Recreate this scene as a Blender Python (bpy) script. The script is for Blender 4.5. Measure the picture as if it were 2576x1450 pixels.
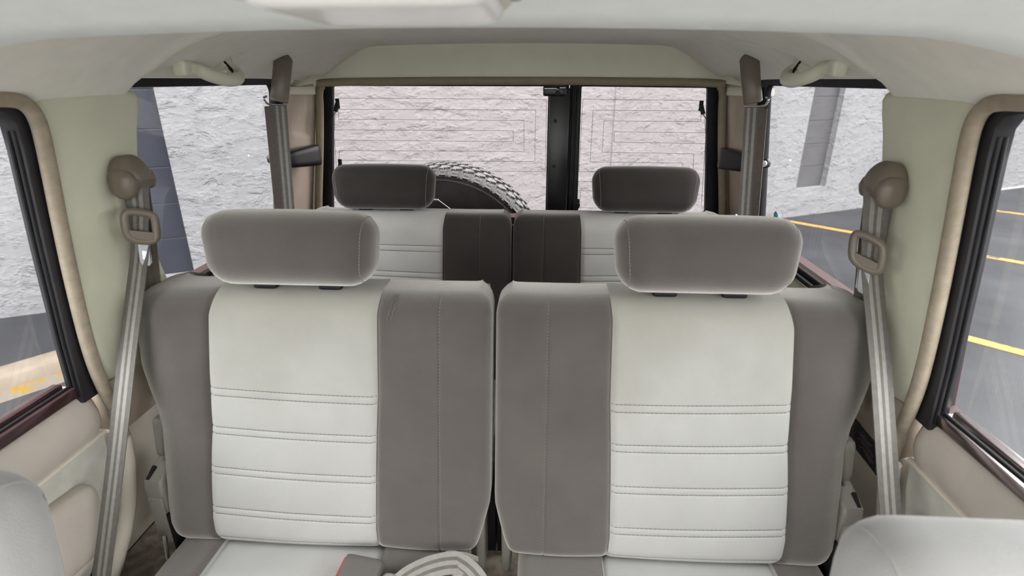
import bpy, bmesh, math, random
from mathutils import Vector, Matrix

random.seed(4)
for o in list(bpy.data.objects):
    bpy.data.objects.remove(o, do_unlink=True)
SC = bpy.context.scene
COL = SC.collection
ZC = 1.65                      # height of the eye above the tarmac; all z below are relative to it

# ------------------------------------------------------------------ camera, sky, exposure
cd = bpy.data.cameras.new('camera')
cam = bpy.data.objects.new('camera', cd)
COL.objects.link(cam)
cd.sensor_width = 36.0
cd.lens = 36.0 * 1358.0 / 2576.0
cd.clip_start = 0.01
YAW, PITCH, ROLL = (math.radians(v) for v in (3.04, 21.13, 0.07))
_fw = Vector((-math.sin(YAW) * math.cos(PITCH), math.cos(YAW) * math.cos(PITCH), -math.sin(PITCH)))
_r0 = Vector((math.cos(YAW), math.sin(YAW), 0))
_u0 = _r0.cross(_fw)
_r = math.cos(ROLL) * _r0 + math.sin(ROLL) * _u0
_u = -math.sin(ROLL) * _r0 + math.cos(ROLL) * _u0
cam.matrix_world = Matrix(((_r.x, _u.x, -_fw.x, 0.08), (_r.y, _u.y, -_fw.y, 0.0), (_r.z, _u.z, -_fw.z, ZC), (0, 0, 0, 1)))
cd.dof.use_dof = True
cd.dof.focus_distance = 1.35
cd.dof.aperture_fstop = 4.6
SC.camera = cam

world = bpy.data.worlds.new('overcast_sky')
SC.world = world
world.use_nodes = True
wn = world.node_tree.nodes
bg = wn['Background']
bg.inputs[0].default_value = (1.0, 0.99, 0.97, 1)
# standard overcast sky: zenith three times as bright as the horizon
wl_ = world.node_tree.links
_tc = wn.new('ShaderNodeTexCoord')
_sx = wn.new('ShaderNodeSeparateXYZ')
wl_.new(_tc.outputs['Generated'], _sx.inputs[0])
_mr = wn.new('ShaderNodeMapRange')
_mr.inputs['To Min'].default_value = 15.3 / 3
_mr.inputs['To Max'].default_value = 15.3
wl_.new(_sx.outputs['Z'], _mr.inputs[0])
wl_.new(_mr.outputs[0], bg.inputs[1])
SC.view_settings.view_transform = 'Standard'
SC.view_settings.look = 'None'
SC.view_settings.gamma = 1.0
SC.view_settings.use_curve_mapping = False
SC.view_settings.exposure = 0.0

# ------------------------------------------------------------------ materials
def mat(name, col, rough=0.6, var=0.06, scale=25.0, bump=0.0, bscale=300.0, sheen=0.0, stint=(1, 1, 1), srough=0.35,
        metal=0.0, spec=0.35, aniso=(1, 1, 1), detail=3.0):
    m = bpy.data.materials.new(name)
    m.use_nodes = True
    n, l = m.node_tree.nodes, m.node_tree.links
    b = n['Principled BSDF']
    tc = n.new('ShaderNodeTexCoord')
    mp = n.new('ShaderNodeMapping')
    mp.inputs['Scale'].default_value = aniso
    l.new(tc.outputs['Object'], mp.inputs[0])
    nz = n.new('ShaderNodeTexNoise')
    nz.inputs['Scale'].default_value = scale
    nz.inputs['Detail'].default_value = detail
    l.new(mp.outputs[0], nz.inputs['Vector'])
    rp = n.new('ShaderNodeValToRGB')
    rp.color_ramp.elements[0].position = 0.3
    rp.color_ramp.elements[1].position = 0.7
    rp.color_ramp.elements[0].color = tuple(c * (1 - var) for c in col) + (1,)
    rp.color_ramp.elements[1].color = tuple(min(1, c * (1 + var)) for c in col) + (1,)
    l.new(nz.outputs[0], rp.inputs[0])
    l.new(rp.outputs[0], b.inputs['Base Color'])
    b.inputs['Roughness'].default_value = rough
    b.inputs['Metallic'].default_value = metal
    b.inputs['Specular IOR Level'].default_value = spec
    if sheen:
        b.inputs['Sheen Weight'].default_value = sheen
        b.inputs['Sheen Roughness'].default_value = srough
        b.inputs['Sheen Tint'].default_value = tuple(stint) + (1,)
    if bump:
        n2 = n.new('ShaderNodeTexNoise')
        n2.inputs['Scale'].default_value = bscale
        n2.inputs['Detail'].default_value = 2
        l.new(tc.outputs['Object'], n2.inputs['Vector'])
        bp = n.new('ShaderNodeBump')
        bp.inputs['Strength'].default_value = bump
        bp.inputs['Distance'].default_value = 0.002
        l.new(n2.outputs[0], bp.inputs['Height'])
        l.new(bp.outputs[0], b.inputs['Normal'])
    return m

def glass_mat(name, tint, refl=0.5):
    m = bpy.data.materials.new(name)
    m.use_nodes = True
    n, l = m.node_tree.nodes, m.node_tree.links
    n.remove(n['Principled BSDF'])
    tr = n.new('ShaderNodeBsdfTransparent')
    tc = n.new('ShaderNodeTexCoord')
    nz = n.new('ShaderNodeTexNoise')
    nz.inputs['Scale'].default_value = 6
    l.new(tc.outputs['Object'], nz.inputs['Vector'])
    rp = n.new('ShaderNodeValToRGB')
    rp.color_ramp.elements[0].color = tuple(c * 0.985 for c in tint) + (1,)
    rp.color_ramp.elements[1].color = tuple(tint) + (1,)
    l.new(nz.outputs[0], rp.inputs[0])
    l.new(rp.outputs[0], tr.inputs[0])
    gl = n.new('ShaderNodeBsdfGlossy')
    gl.inputs['Roughness'].default_value = 0.02
    fr = n.new('ShaderNodeFresnel')
    fr.inputs[0].default_value = 1.35
    mu = n.new('ShaderNodeMath')
    mu.operation = 'MULTIPLY'
    mu.inputs[1].default_value = refl
    l.new(fr.outputs[0], mu.inputs[0])
    mx = n.new('ShaderNodeMixShader')
    l.new(mu.outputs[0], mx.inputs[0])
    l.new(tr.outputs[0], mx.inputs[1])
    l.new(gl.outputs[0], mx.inputs[2])
    l.new(mx.outputs[0], n['Material Output'].inputs[0])
    return m

def stucco_mat(name, col):
    m = mat(name, col, 0.9, 0.035, 1.3)
    n, l = m.node_tree.nodes, m.node_tree.links
    b = n['Principled BSDF']
    b.inputs['Specular IOR Level'].default_value = 0.15
    tc = n.new('ShaderNodeTexCoord')
    mp = n.new('ShaderNodeMapping')
    mp.inputs['Scale'].default_value = (1.0, 1, 2.1)
    l.new(tc.outputs['Object'], mp.inputs[0])
    def noise(scale, dist, off, det=5, rough=0.6):
        mo = n.new('ShaderNodeMapping')
        mo.inputs['Location'].default_value = off
        l.new(mp.outputs[0], mo.inputs[0])
        z = n.new('ShaderNodeTexNoise')
        z.inputs['Scale'].default_value = scale
        z.inputs['Detail'].default_value = det
        z.inputs['Roughness'].default_value = rough
        z.inputs['Distortion'].default_value = dist
        l.new(mo.outputs[0], z.inputs['Vector'])
        return z.outputs[0]
    def mth(op, *a):
        x = n.new('ShaderNodeMath')
        x.operation = op
        for q, v in enumerate(a):
            if isinstance(v, (int, float)):
                x.inputs[q].default_value = v
            else:
                l.new(v, x.inputs[q])
        return x.outputs[0]
    sz = n.new('ShaderNodeSeparateXYZ')
    l.new(tc.outputs['Object'], sz.inputs[0])
    def layer(scale, gain, zf, off, lo, hi):
        # lips of plaster: thick at the lower edge, feathering out upwards, present only in patches
        v = mth('ADD', mth('MULTIPLY', noise(scale, 0.4, off), gain), mth('MULTIPLY', sz.outputs['Z'], zf))
        lip = mth('SUBTRACT', 1.0, mth('FRACT', v))
        lip = mth('POWER', lip, 2.5)
        mr = n.new('ShaderNodeMapRange')
        mr.inputs['From Min'].default_value = lo
        mr.inputs['From Max'].default_value = hi
        l.new(noise(scale * 1.3, 0.2, (off[0] + 11, off[1], off[2] + 4), 3), mr.inputs[0])
        return mth('MULTIPLY', lip, mr.outputs[0])
    a = layer(3.4, 7.0, 5.0, (0, 0, 0), 0.42, 0.66)
    c = layer(5.8, 6.0, 8.0, (7, 3, 2), 0.48, 0.70)
    d = layer(2.2, 6.0, 3.0, (1, 9, 5), 0.45, 0.70)
    def add(p, q, k):
        x = n.new('ShaderNodeMath')
        x.operation = 'MULTIPLY_ADD'
        l.new(q, x.inputs[0])
        x.inputs[1].default_value = k
        if isinstance(p, float):
            x.inputs[2].default_value = p
        else:
            l.new(p, x.inputs[2])
        return x.outputs[0]
    f = n.new('ShaderNodeTexNoise')
    f.inputs['Scale'].default_value = 60
    f.inputs['Detail'].default_value = 4
    l.new(tc.outputs['Object'], f.inputs['Vector'])
    h = add(0.0, a, 1.0)
    h = add(h, c, 0.7)
    h = add(h, d, 0.8)
    h = add(h, f.outputs[0], 0.12)
    bp = n.new('ShaderNodeBump')
    bp.inputs['Strength'].default_value = 0.9
    bp.inputs['Distance'].default_value = 0.012
    l.new(h, bp.inputs['Height'])
    l.new(bp.outputs[0], b.inputs['Normal'])
    return m

def asphalt_mat(name):
    m = mat(name, (0.0185, 0.0187, 0.021), 0.5, 0.45, 0.9, 0.6, 160, aniso=(1, 1.0, 1), detail=7, spec=0.3)
    n, l = m.node_tree.nodes, m.node_tree.links
    b = n['Principled BSDF']
    tc = n.new('ShaderNodeTexCoord')
    z = n.new('ShaderNodeTexNoise')
    z.inputs['Scale'].default_value = 0.7
    z.inputs['Detail'].default_value = 6
    l.new(tc.outputs['Object'], z.inputs['Vector'])
    r = n.new('ShaderNodeMapRange')
    r.inputs['From Min'].default_value = 0.35
    r.inputs['From Max'].default_value = 0.6
    r.inputs['To Min'].default_value = 0.28
    r.inputs['To Max'].default_value = 0.55
    l.new(z.outputs[0], r.inputs[0])
    l.new(r.outputs[0], b.inputs['Roughness'])
    return m

def ribbed_mat(name, col):
    m = mat(name, col, 0.8, 0.10, 60)
    n, l = m.node_tree.nodes, m.node_tree.links
    b = n['Principled BSDF']
    tc = n.new('ShaderNodeTexCoord')
    w = n.new('ShaderNodeTexWave')
    w.wave_type = 'BANDS'
    w.bands_direction = 'Z'
    w.inputs['Scale'].default_value = 150
    w.inputs['Distortion'].default_value = 0.4
    l.new(tc.outputs['Object'], w.inputs['Vector'])
    bp = n.new('ShaderNodeBump')
    bp.inputs['Strength'].default_value = 0.6
    bp.inputs['Distance'].default_value = 0.002
    l.new(w.outputs[1], bp.inputs['Height'])
    l.new(bp.outputs[0], b.inputs['Normal'])
    return m

def worn_paint_mat(name, col, under, amt=0.42):
    m = mat(name, col, 0.7, 0.1, 14)
    n, l = m.node_tree.nodes, m.node_tree.links
    b = n['Principled BSDF']
    old = b.inputs['Base Color'].links[0].from_socket
    tc = n.new('ShaderNodeTexCoord')
    z = n.new('ShaderNodeTexNoise')
    z.inputs['Scale'].default_value = 9
    z.inputs['Detail'].default_value = 7
    l.new(tc.outputs['Object'], z.inputs['Vector'])
    r = n.new('ShaderNodeMapRange')
    r.inputs['From Min'].default_value = amt
    r.inputs['From Max'].default_value = amt + 0.06
    l.new(z.outputs[0], r.inputs[0])
    mx = n.new('ShaderNodeMix')
    mx.data_type = 'RGBA'
    mx.inputs[6].default_value = tuple(under) + (1,)
    l.new(r.outputs[0], mx.inputs[0])
    l.new(old, mx.inputs[7])
    l.new(mx.outputs[2], b.inputs['Base Color'])
    return m

M = {}
M['velour_dark'] = mat('dark_velour', (0.070, 0.061, 0.057), 0.95, 0.12, 9, 0.35, 700, 1.0, (0.95, 0.91, 0.86), 0.5, spec=0.1)
M['velour_light'] = mat('light_velour', (0.370, 0.370, 0.357), 0.95, 0.045, 7, 0.30, 700, 0.35, (0.9, 0.9, 0.88), 0.4, spec=0.1)
def soil_and_shade(m, lo, hi, tint):
    # upper backrest yellowed by grime, with its weaker light also put into the colour
    n, l = m.node_tree.nodes, m.node_tree.links
    b = n['Principled BSDF']
    old = b.inputs['Base Color'].links[0].from_socket
    tc = n.new('ShaderNodeTexCoord')
    sp_ = n.new('ShaderNodeSeparateXYZ')
    l.new(tc.outputs['Object'], sp_.inputs[0])
    z = n.new('ShaderNodeTexNoise')
    z.inputs['Scale'].default_value = 5
    z.inputs['Detail'].default_value = 5
    l.new(tc.outputs['Object'], z.inputs['Vector'])
    ad = n.new('ShaderNodeMath')
    ad.operation = 'MULTIPLY_ADD'
    ad.inputs[1].default_value = 0.35
    l.new(z.outputs[0], ad.inputs[0])
    l.new(sp_.outputs['Z'], ad.inputs[2])
    mr = n.new('ShaderNodeMapRange')
    mr.interpolation_type = 'SMOOTHSTEP'
    mr.inputs['From Min'].default_value = lo
    mr.inputs['From Max'].default_value = hi
    l.new(ad.outputs[0], mr.inputs[0])
    mx = n.new('ShaderNodeMix')
    mx.data_type = 'RGBA'
    mx.blend_type = 'MULTIPLY'
    mx.inputs[7].default_value = tuple(tint) + (1,)
    l.new(mr.outputs[0], mx.inputs[0])
    l.new(old, mx.inputs[6])
    l.new(mx.outputs[2], b.inputs['Base Color'])
soil_and_shade(M['velour_light'], 0.50, 0.78, (0.76, 0.745, 0.685))
M['velour_front'] = mat('grey_velour', (0.33, 0.327, 0.323), 0.95, 0.06, 8, 0.35, 700, 0.5, (0.9, 0.9, 0.9), 0.4, spec=0.1)
M['velour_rear'] = mat('shaded_dark_velour', (0.040, 0.034, 0.032), 0.95, 0.12, 9, 0.35, 700, 0.8, (0.80, 0.76, 0.72), 0.35, spec=0.1)  # darker copy of the dark velour: third-row shade put into the colour
M['velour_rear_light'] = mat('rear_light_velour', (0.40, 0.395, 0.375), 0.95, 0.08, 7, 0.30, 700, 0.3, (0.9, 0.9, 0.88), 0.4, spec=0.1)  # third-row insert cloth, slightly paler base than the middle row
M['thread_dark'] = mat('dark_thread', (0.11, 0.10, 0.095), 0.8)
M['thread_light'] = mat('light_thread', (0.20, 0.185, 0.175), 0.8)
M['headliner'] = mat('headliner_cloth', (0.84, 0.825, 0.765), 0.95, 0.03, 30, 0.25, 900, spec=0.1)
M['header'] = mat('header_vinyl', (0.76, 0.76, 0.64), 0.7, 0.03, 12, 0.2, 700, spec=0.2)
M['front_liner'] = mat('front_headliner_cloth', (0.88, 0.925, 0.915), 0.95, 0.02, 30, 0.2, 900, spec=0.1)
M['pillar'] = mat('pillar_vinyl', (0.62, 0.617, 0.49), 0.55, 0.04, 10, 0.3, 700, spec=0.3)
M['cream'] = mat('cream_plastic', (0.66, 0.66, 0.54), 0.4, 0.03, 20, 0.05, 500, spec=0.4)
M['beige'] = mat('beige_plastic', (0.70, 0.645, 0.555), 0.55, 0.05, 9, 0.25, 600, spec=0.3)
M['tan'] = mat('tan_plastic', (0.46, 0.39, 0.32), 0.55, 0.08, 12, 0.2, 600, spec=0.3)
M['brown'] = mat('brown_plastic', (0.150, 0.125, 0.098), 0.38, 0.05, 30, 0.08, 500, spec=0.45)
M['greyplastic'] = mat('taupe_plastic', (0.23, 0.215, 0.195), 0.45, 0.05, 20, 0.1, 500, spec=0.4)
M['buckle'] = mat('taupe_buckle_plastic', (0.105, 0.098, 0.093), 0.4, 0.05, 20, 0.1, 500, spec=0.4)
M['padded'] = mat('padded_vinyl', (0.56, 0.51, 0.455), 0.5, 0.05, 8, 0.3, 500, spec=0.35)
M['door_cloth'] = mat('door_cloth', (0.60, 0.585, 0.53), 0.95, 0.12, 18, 0.3, 700, 0.3, (0.9, 0.9, 0.85), spec=0.1)
M['carpet'] = mat('brown_carpet', (0.32, 0.275, 0.23), 1.0, 0.35, 45, 1.0, 250, 0.3, (0.6, 0.55, 0.5), spec=0.05)
M['black'] = mat('black_rubber', (0.010, 0.0095, 0.011), 0.55, 0.2, 30, 0.05, 400, spec=0.25)
M['black_gloss'] = mat('black_paint', (0.008, 0.008, 0.009), 0.35, 0.15, 20, spec=0.45)
M['frame_dark'] = mat('dark_window_channel', (0.016, 0.0155, 0.018), 0.45, 0.2, 25, spec=0.45)
M['chrome'] = mat('chrome', (0.75, 0.76, 0.78), 0.16, 0.03, 30, metal=1.0)
M['steel'] = mat('brushed_steel', (0.33, 0.335, 0.35), 0.35, 0.08, 80, metal=1.0)
M['red_moulding'] = mat('dark_red_moulding', (0.050, 0.024, 0.026), 0.16, 0.2, 20, spec=0.6)  # left belt moulding: reddish reflection put into the dark colour
M['bright_moulding'] = mat('bright_moulding', (0.48, 0.42, 0.42), 0.18, 0.06, 40, metal=1.0)  # right belt moulding: pale pink reflection put into the metal colour
M['strip'] = ribbed_mat('brown_weatherstrip', (0.38, 0.325, 0.25))
M['strip_rear'] = mat('olive_weatherstrip', (0.26, 0.225, 0.155), 0.7, 0.08, 40, 0.2, 500)
M['web_a'] = mat('seat_belt_weave', (0.125, 0.117, 0.108), 0.8, 0.10, 120, 0.4, 900)
M['web_b'] = mat('seat_belt_stripe', (0.255, 0.243, 0.226), 0.75, 0.08, 120, 0.4, 900)
M['web_dark'] = mat('seat_belt_brown_weave', (0.15, 0.13, 0.115), 0.8, 0.10, 120, 0.4, 900)  # browner weave for the webbing runs behind the front straps
M['red'] = mat('red_button', (0.62, 0.015, 0.02), 0.35, 0.03)
M['lens'] = mat('white_lens', (0.93, 0.945, 0.94), 0.25, 0.02, 12, spec=0.5)
M['glass'] = glass_mat('side_glass', (0.955, 0.965, 0.975), 0.12)
M['glass_rear'] = glass_mat('rear_glass', (0.965, 0.935, 0.935), 0.12)
M['heater'] = mat('heater_line', (0.14, 0.11, 0.10), 0.6)
M['rubber'] = mat('tyre_rubber', (0.062, 0.062, 0.066), 0.6, 0.2, 18, 0.2, 250, spec=0.4)
M['rubber_tread'] = mat('tyre_tread_rubber', (0.125, 0.125, 0.13), 0.55, 0.15, 18, 0.2, 250, spec=0.5)
M['rim'] = mat('black_rim_cover', (0.012, 0.012, 0.014), 0.6, 0.2, 18)
M['stucco'] = stucco_mat('stucco', (0.143, 0.141, 0.145))
M['block_a'] = mat('slate_block', (0.0125, 0.0145, 0.022), 0.8, 0.12, 5, 0.4, 120)
M['block_b'] = mat('grey_block', (0.040, 0.0385, 0.041), 0.8, 0.12, 5, 0.4, 120)
M['mortar'] = mat('mortar', (0.075, 0.079, 0.088), 0.9, 0.1, 20)
M['asphalt'] = asphalt_mat('wet_asphalt')
M['yellow'] = worn_paint_mat('yellow_paint', (0.25, 0.135, 0.030), (0.04, 0.039, 0.038), 0.36)
M['concrete'] = mat('concrete', (0.130, 0.105, 0.080), 0.9, 0.12, 10, 0.6, 90)
M['yellow_worn'] = worn_paint_mat('worn_yellow_paint', (0.20, 0.115, 0.012), (0.15, 0.125, 0.098), 0.55)
M['white_paint'] = mat('white_paint', (0.26, 0.25, 0.25), 0.6, 0.05)
M['sticker'] = mat('black_sticker', (0.006, 0.006, 0.007), 0.3, 0.1)
M['sticker_ink'] = mat('pale_blue_ink', (0.42, 0.48, 0.52), 0.5, 0.05)
M['sticker_line'] = mat('grey_ink', (0.26, 0.26, 0.27), 0.5, 0.05)
M['blue'] = mat('blue_sticker', (0.02, 0.30, 0.48), 0.4, 0.05)
M['silver_edge'] = mat('silver_trim', (0.6, 0.61, 0.62), 0.3, 0.05, metal=1.0)
M['void'] = mat('dark_underlay', (0.012, 0.011, 0.011), 0.9)
M['body'] = mat('body_shell', (0.040, 0.018, 0.018), 0.6, 0.05)
M['bonnet'] = mat('pale_bounce_paint', (0.82, 0.80, 0.78), 0.3, 0.02, 3, spec=0.5)
M['dash'] = mat('dashboard_vinyl', (0.74, 0.72, 0.66), 0.6, 0.05)  # kept pale so the unseen dashboard and console bounce light upwards

# ------------------------------------------------------------------ mesh builder
class MB:
    def __init__(self):
        self.v, self.f, self.mi = [], [], []
    def add(self, vs, fs, mi=0):
        b = len(self.v)
        self.v += [tuple(p) for p in vs]
        self.f += [tuple(i + b for i in f) for f in fs]
        self.mi += [mi] * len(fs)
        return self
    def box(self, c, h, rot=None, mi=0):
        vs = []
        for sx in (-1, 1):
            for sy in (-1, 1):
                for sz in (-1, 1):
                    p = Vector((sx * h[0], sy * h[1], sz * h[2]))
                    if rot is not None:
                        p = rot @ p
                    vs.append(p + Vector(c))
        return self.add(vs, [(0, 1, 3, 2), (4, 6, 7, 5), (0, 4, 5, 1), (2, 3, 7, 6), (0, 2, 6, 4), (1, 5, 7, 3)], mi)
    def prism(self, poly, fa, fb, mi=0):
        n = len(poly)
        vs = [fa(*p) for p in poly] + [fb(*p) for p in poly]
        fs = [tuple(range(n - 1, -1, -1)), tuple(range(n, 2 * n))]
        fs += [(i, (i + 1) % n, n + (i + 1) % n, n + i) for i in range(n)]
        return self.add(vs, fs, mi)
    def grid(self, nu, nv, f, mi=0):
        vs = [f(i / nu, j / nv) for j in range(nv + 1) for i in range(nu + 1)]
        fs = [(j * (nu + 1) + i, j * (nu + 1) + i + 1, (j + 1) * (nu + 1) + i + 1, (j + 1) * (nu + 1) + i)
              for j in range(nv) for i in range(nu)]
        return self.add(vs, fs, mi)
    def rows(self, rows, mi=0):
        n = len(rows[0])
        vs = [p for r in rows for p in r]
        fs = [(j * n + i, j * n + i + 1, (j + 1) * n + i + 1, (j + 1) * n + i) for j in range(len(rows) - 1) for i in range(n - 1)]
        return self.add(vs, fs, mi)
    def tube(self, path, r, n=8, closed=False, ry=None, up=(0, 0, 1), mi=0, caps=True):
        P = [Vector(p) for p in path]
        k = len(P)
        rr = r if isinstance(r, (list, tuple)) else [r] * k
        qq = ry if isinstance(ry, (list, tuple)) else ([ry] * k if ry else rr)
        vs = []
        up = Vector(up)
        for i, p in enumerate(P):
            if closed:
                t = P[(i + 1) % k] - P[i - 1]
            else:
                t = P[min(i + 1, k - 1)] - P[max(i - 1, 0)]
            t.normalize()
            a = up - t * up.dot(t)
            if a.length < 1e-4:
                a = Vector((1, 0, 0)) - t * t.x
            a.normalize()
            b = t.cross(a)
            for j in range(n):
                th = 2 * math.pi * j / n
                vs.append(p + a * (math.cos(th) * rr[i]) + b * (math.sin(th) * qq[i]))
        fs = []
        for i in range(k if closed else k - 1):
            i2 = (i + 1) % k
            for j in range(n):
                fs.append((i * n + j, i * n + (j + 1) % n, i2 * n + (j + 1) % n, i2 * n + j))
        if not closed and caps:
            fs += [tuple(range(n - 1, -1, -1)), tuple(range((k - 1) * n, k * n))]
        return self.add(vs, fs, mi)
    def rbox(self, c, h, r, n=8, rot=None, fn=None, mi=0):
        # rounded box with radius r
        c = Vector(c)
        r = min(r, min(h) * 0.999)
        inn = [max(0.0, x - r) for x in h]
        idx, vs, fs = {}, [], []
        def cs(i, ax):
            # spread samples: cluster near the edges
            t = -1 + 2 * i / n
            return math.sin(t * math.pi / 2) if h[ax] > 2 * r else t
        def vert(q):
            k = tuple(round(x, 5) for x in q)
            if k not in idx:
                p = [max(-inn[a], min(inn[a], q[a] * h[a])) for a in range(3)]
                d = Vector([q[a] * h[a] - p[a] for a in range(3)])
                if d.length > 1e-9:
                    d.normalize()
                w = Vector(p) + d * r
                if fn:
                    w = Vector(fn(w))
                if rot is not None:
                    w = rot @ w
                idx[k] = len(vs)
                vs.append(w + c)
            return idx[k]
        for ax in range(3):
            a1, a2 = (ax + 1) % 3, (ax + 2) % 3
            for s in (-1, 1):
                for i in range(n):
                    for j in range(n):
                        f = []
                        for di, dj in ((0, 0), (1, 0), (1, 1), (0, 1)):
                            q = [0, 0, 0]
                            q[ax] = s
                            q[a1] = cs(i + di, a1)
                            q[a2] = cs(j + dj, a2)
                            f.append(vert(q))
                        f = f if s > 0 else f[::-1]
                        if len(set(f)) >= 3:
                            fs.append(tuple(f))
        return self.add(vs, fs, mi)
    def ribbon(self, path, side, width, th=0.0014, pattern=(0, 1, 0, 1, 0), weights=None):
        # woven strap: lengthwise stripes, real thickness. side: vector or list of vectors
        P = [Vector(p) for p in path]
        k = len(P)
        S = [Vector(s).normalized() for s in (side if isinstance(side, list) else [side] * k)]
        m = len(pattern)
        w = weights or [1] * m
        tot = sum(w)
        cuts = [0]
        for x in w:
            cuts.append(cuts[-1] + x / tot)
        fr, bk = [], []
        for i, p in enumerate(P):
            t = (P[min(i + 1, k - 1)] - P[max(i - 1, 0)]).normalized()
            s = (S[i] - t * S[i].dot(t)).normalized()
            nrm = t.cross(s)
            fr.append([p + s * ((c - 0.5) * width) + nrm * th / 2 for c in cuts])
            bk.append([p + s * ((c - 0.5) * width) - nrm * th / 2 for c in cuts])
        for j in range(m):
            self.rows([[fr[i][j], fr[i][j + 1]] for i in range(k)], pattern[j])
            self.rows([[bk[i][j + 1], bk[i][j]] for i in range(k)], pattern[j])
        self.rows([[bk[i][0], fr[i][0]] for i in range(k)], pattern[0])
        self.rows([[fr[i][m], bk[i][m]] for i in range(k)], pattern[-1])
        return self
    def dashes(self, pts, r, dash=0.0042, gap=0.0014):
        P = [Vector(p) for p in pts]
        d = 0.0
        seg = []
        for a, b in zip(P[:-1], P[1:]):
            L = (b - a).length
            if L < 1e-7:
                continue
            x = 0.0
            while x < L:
                seg.append((a + (b - a) * (x / L), a + (b - a) * (min(L, x + dash) / L)))
                x += dash + gap
        for a, b in seg:
            if (b - a).length > 5e-4:
                self.tube([a, b], r, 4)
        return self

def smooth_path(pts, n=6, closed=False):
    P = [Vector(p) for p in pts]
    k = len(P)
    out = []
    rng = range(k) if closed else range(k - 1)
    for i in rng:
        if closed:
            p0, p1, p2, p3 = P[i - 1], P[i], P[(i + 1) % k], P[(i + 2) % k]
        else:
            p0, p1, p2, p3 = P[max(i - 1, 0)], P[i], P[i + 1], P[min(i + 2, k - 1)]
        for j in range(n):
            t = j / n
            out.append(0.5 * ((2 * p1) + (p2 - p0) * t + (2 * p0 - 5 * p1 + 4 * p2 - p3) * t * t + (3 * p1 - p0 - 3 * p2 + p3) * t ** 3))
    if not closed:
        out.append(P[-1])
    return out

def lerp_tab(tab, x):
    if x <= tab[0][0]:
        return tab[0][1]
    for (a, va), (b, vb) in zip(tab[:-1], tab[1:]):
        if x <= b:
            return va + (vb - va) * (x - a) / (b - a)
    return tab[-1][1]

def tag(o, label=None, cat=None, group=None, kind=None):
    if label:
        o['label'] = label
    if cat:
        o['category'] = cat
    if group:
        o['group'] = group
    if kind:
        o['kind'] = kind
    return o

def obj(name, mb, m, parent=None, smooth=True, bevel=0.0, seg=2, angle=40, raw=False, bang=50):
    me = bpy.data.meshes.new(name)
    me.from_pydata(mb.v, [], mb.f)
    ms = m if isinstance(m, (list, tuple)) else [m]
    for x in ms:
        me.materials.append(M[x])
    if len(ms) > 1:
        me.polygons.foreach_set('material_index', mb.mi)
    bm = bmesh.new()
    bm.from_mesh(me)
    bmesh.ops.remove_doubles(bm, verts=bm.verts, dist=1e-5)
    bmesh.ops.recalc_face_normals(bm, faces=bm.faces)
    if bevel:
        es = [e for e in bm.edges if len(e.link_faces) == 2 and e.calc_face_angle(0) > math.radians(bang)]
        if es:
            bmesh.ops.bevel(bm, geom=es, offset=bevel, segments=seg, profile=0.5, affect='EDGES', clamp_overlap=True)
    ng = [f for f in bm.faces if len(f.verts) > 4]
    if ng:
        bmesh.ops.triangulate(bm, faces=ng)
    for f in bm.faces:
        f.smooth = smooth
    if smooth:
        lim = math.radians(angle)
        for e in bm.edges:
            if len(e.link_faces) == 2 and e.calc_face_angle(0) > lim:
                e.smooth = False
    off = Vector((0, 0, 0))
    if not raw:
        off = Vector((0, 0, ZC))
        q = parent
        while q is not None:
            off -= q.location
            q = q.parent
        bmesh.ops.translate(bm, verts=bm.verts, vec=off)
    bm.to_mesh(me)
    bm.free()
    o = bpy.data.objects.new(name, me)
    COL.objects.link(o)
    if parent is not None:
        o.parent = parent
    return o

def empty(name, loc, label=None, cat=None, group=None, kind=None):
    o = bpy.data.objects.new(name, None)
    o.empty_display_size = 0.05
    COL.objects.link(o)
    o.location = (loc[0], loc[1], loc[2] + ZC)
    return tag(o, label, cat, group, kind)

def side(sg, a, b=0.12):
    return lambda y, z: (sg * (a - b * z), y, z)

def P3(sg, a, y, z, b=0.12):
    return (sg * (a - b * z), y, z)

# ================================================================== OUTSIDE
gm = MB()
gm.prism([(-70, -70), (70, -70), (70, 70), (-70, 70)], lambda x, y: (x, y, -1.75), lambda x, y: (x, y, -1.65))
tag(obj('ground', gm, 'asphalt', smooth=False), 'wet dark grey asphalt of the parking lot', 'asphalt', kind='structure')

WALL_A = math.atan(0.497)
def wall_piece(mb, u0, u1, z0, z1, d0=0.0, d1=0.25):
    mb.prism([(u0, z0), (u1, z0), (u1, z1), (u0, z1)], lambda u, z: (u, d0, z), lambda u, z: (u, d1, z))
wm = MB()
ZT = 7.5  # unseen upper wall raised to block sky light at the rear
sl = (-3.567, -3.042, 0.17)       # left block strip: u0, u1, bottom (above ground)
sr = (3.684, 4.215, 0.36)
wall_piece(wm, -20.0, sl[0], 0, ZT)
wall_piece(wm, sl[1], sr[0], 0, ZT)
wall_piece(wm, sr[1], 14.0, 0, ZT)
wall_piece(wm, sl[0], sl[1], 0, sl[2])
wall_piece(wm, sr[0], sr[1], 0, sr[2])
wb = obj('wall_back', wm, 'stucco', smooth=False, raw=True)
wb.location = (0, 5.36, 0)
wb.rotation_euler = (0, 0, WALL_A)
tag(wb, 'pale grey stucco building wall behind the car', 'wall', kind='structure')
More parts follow.
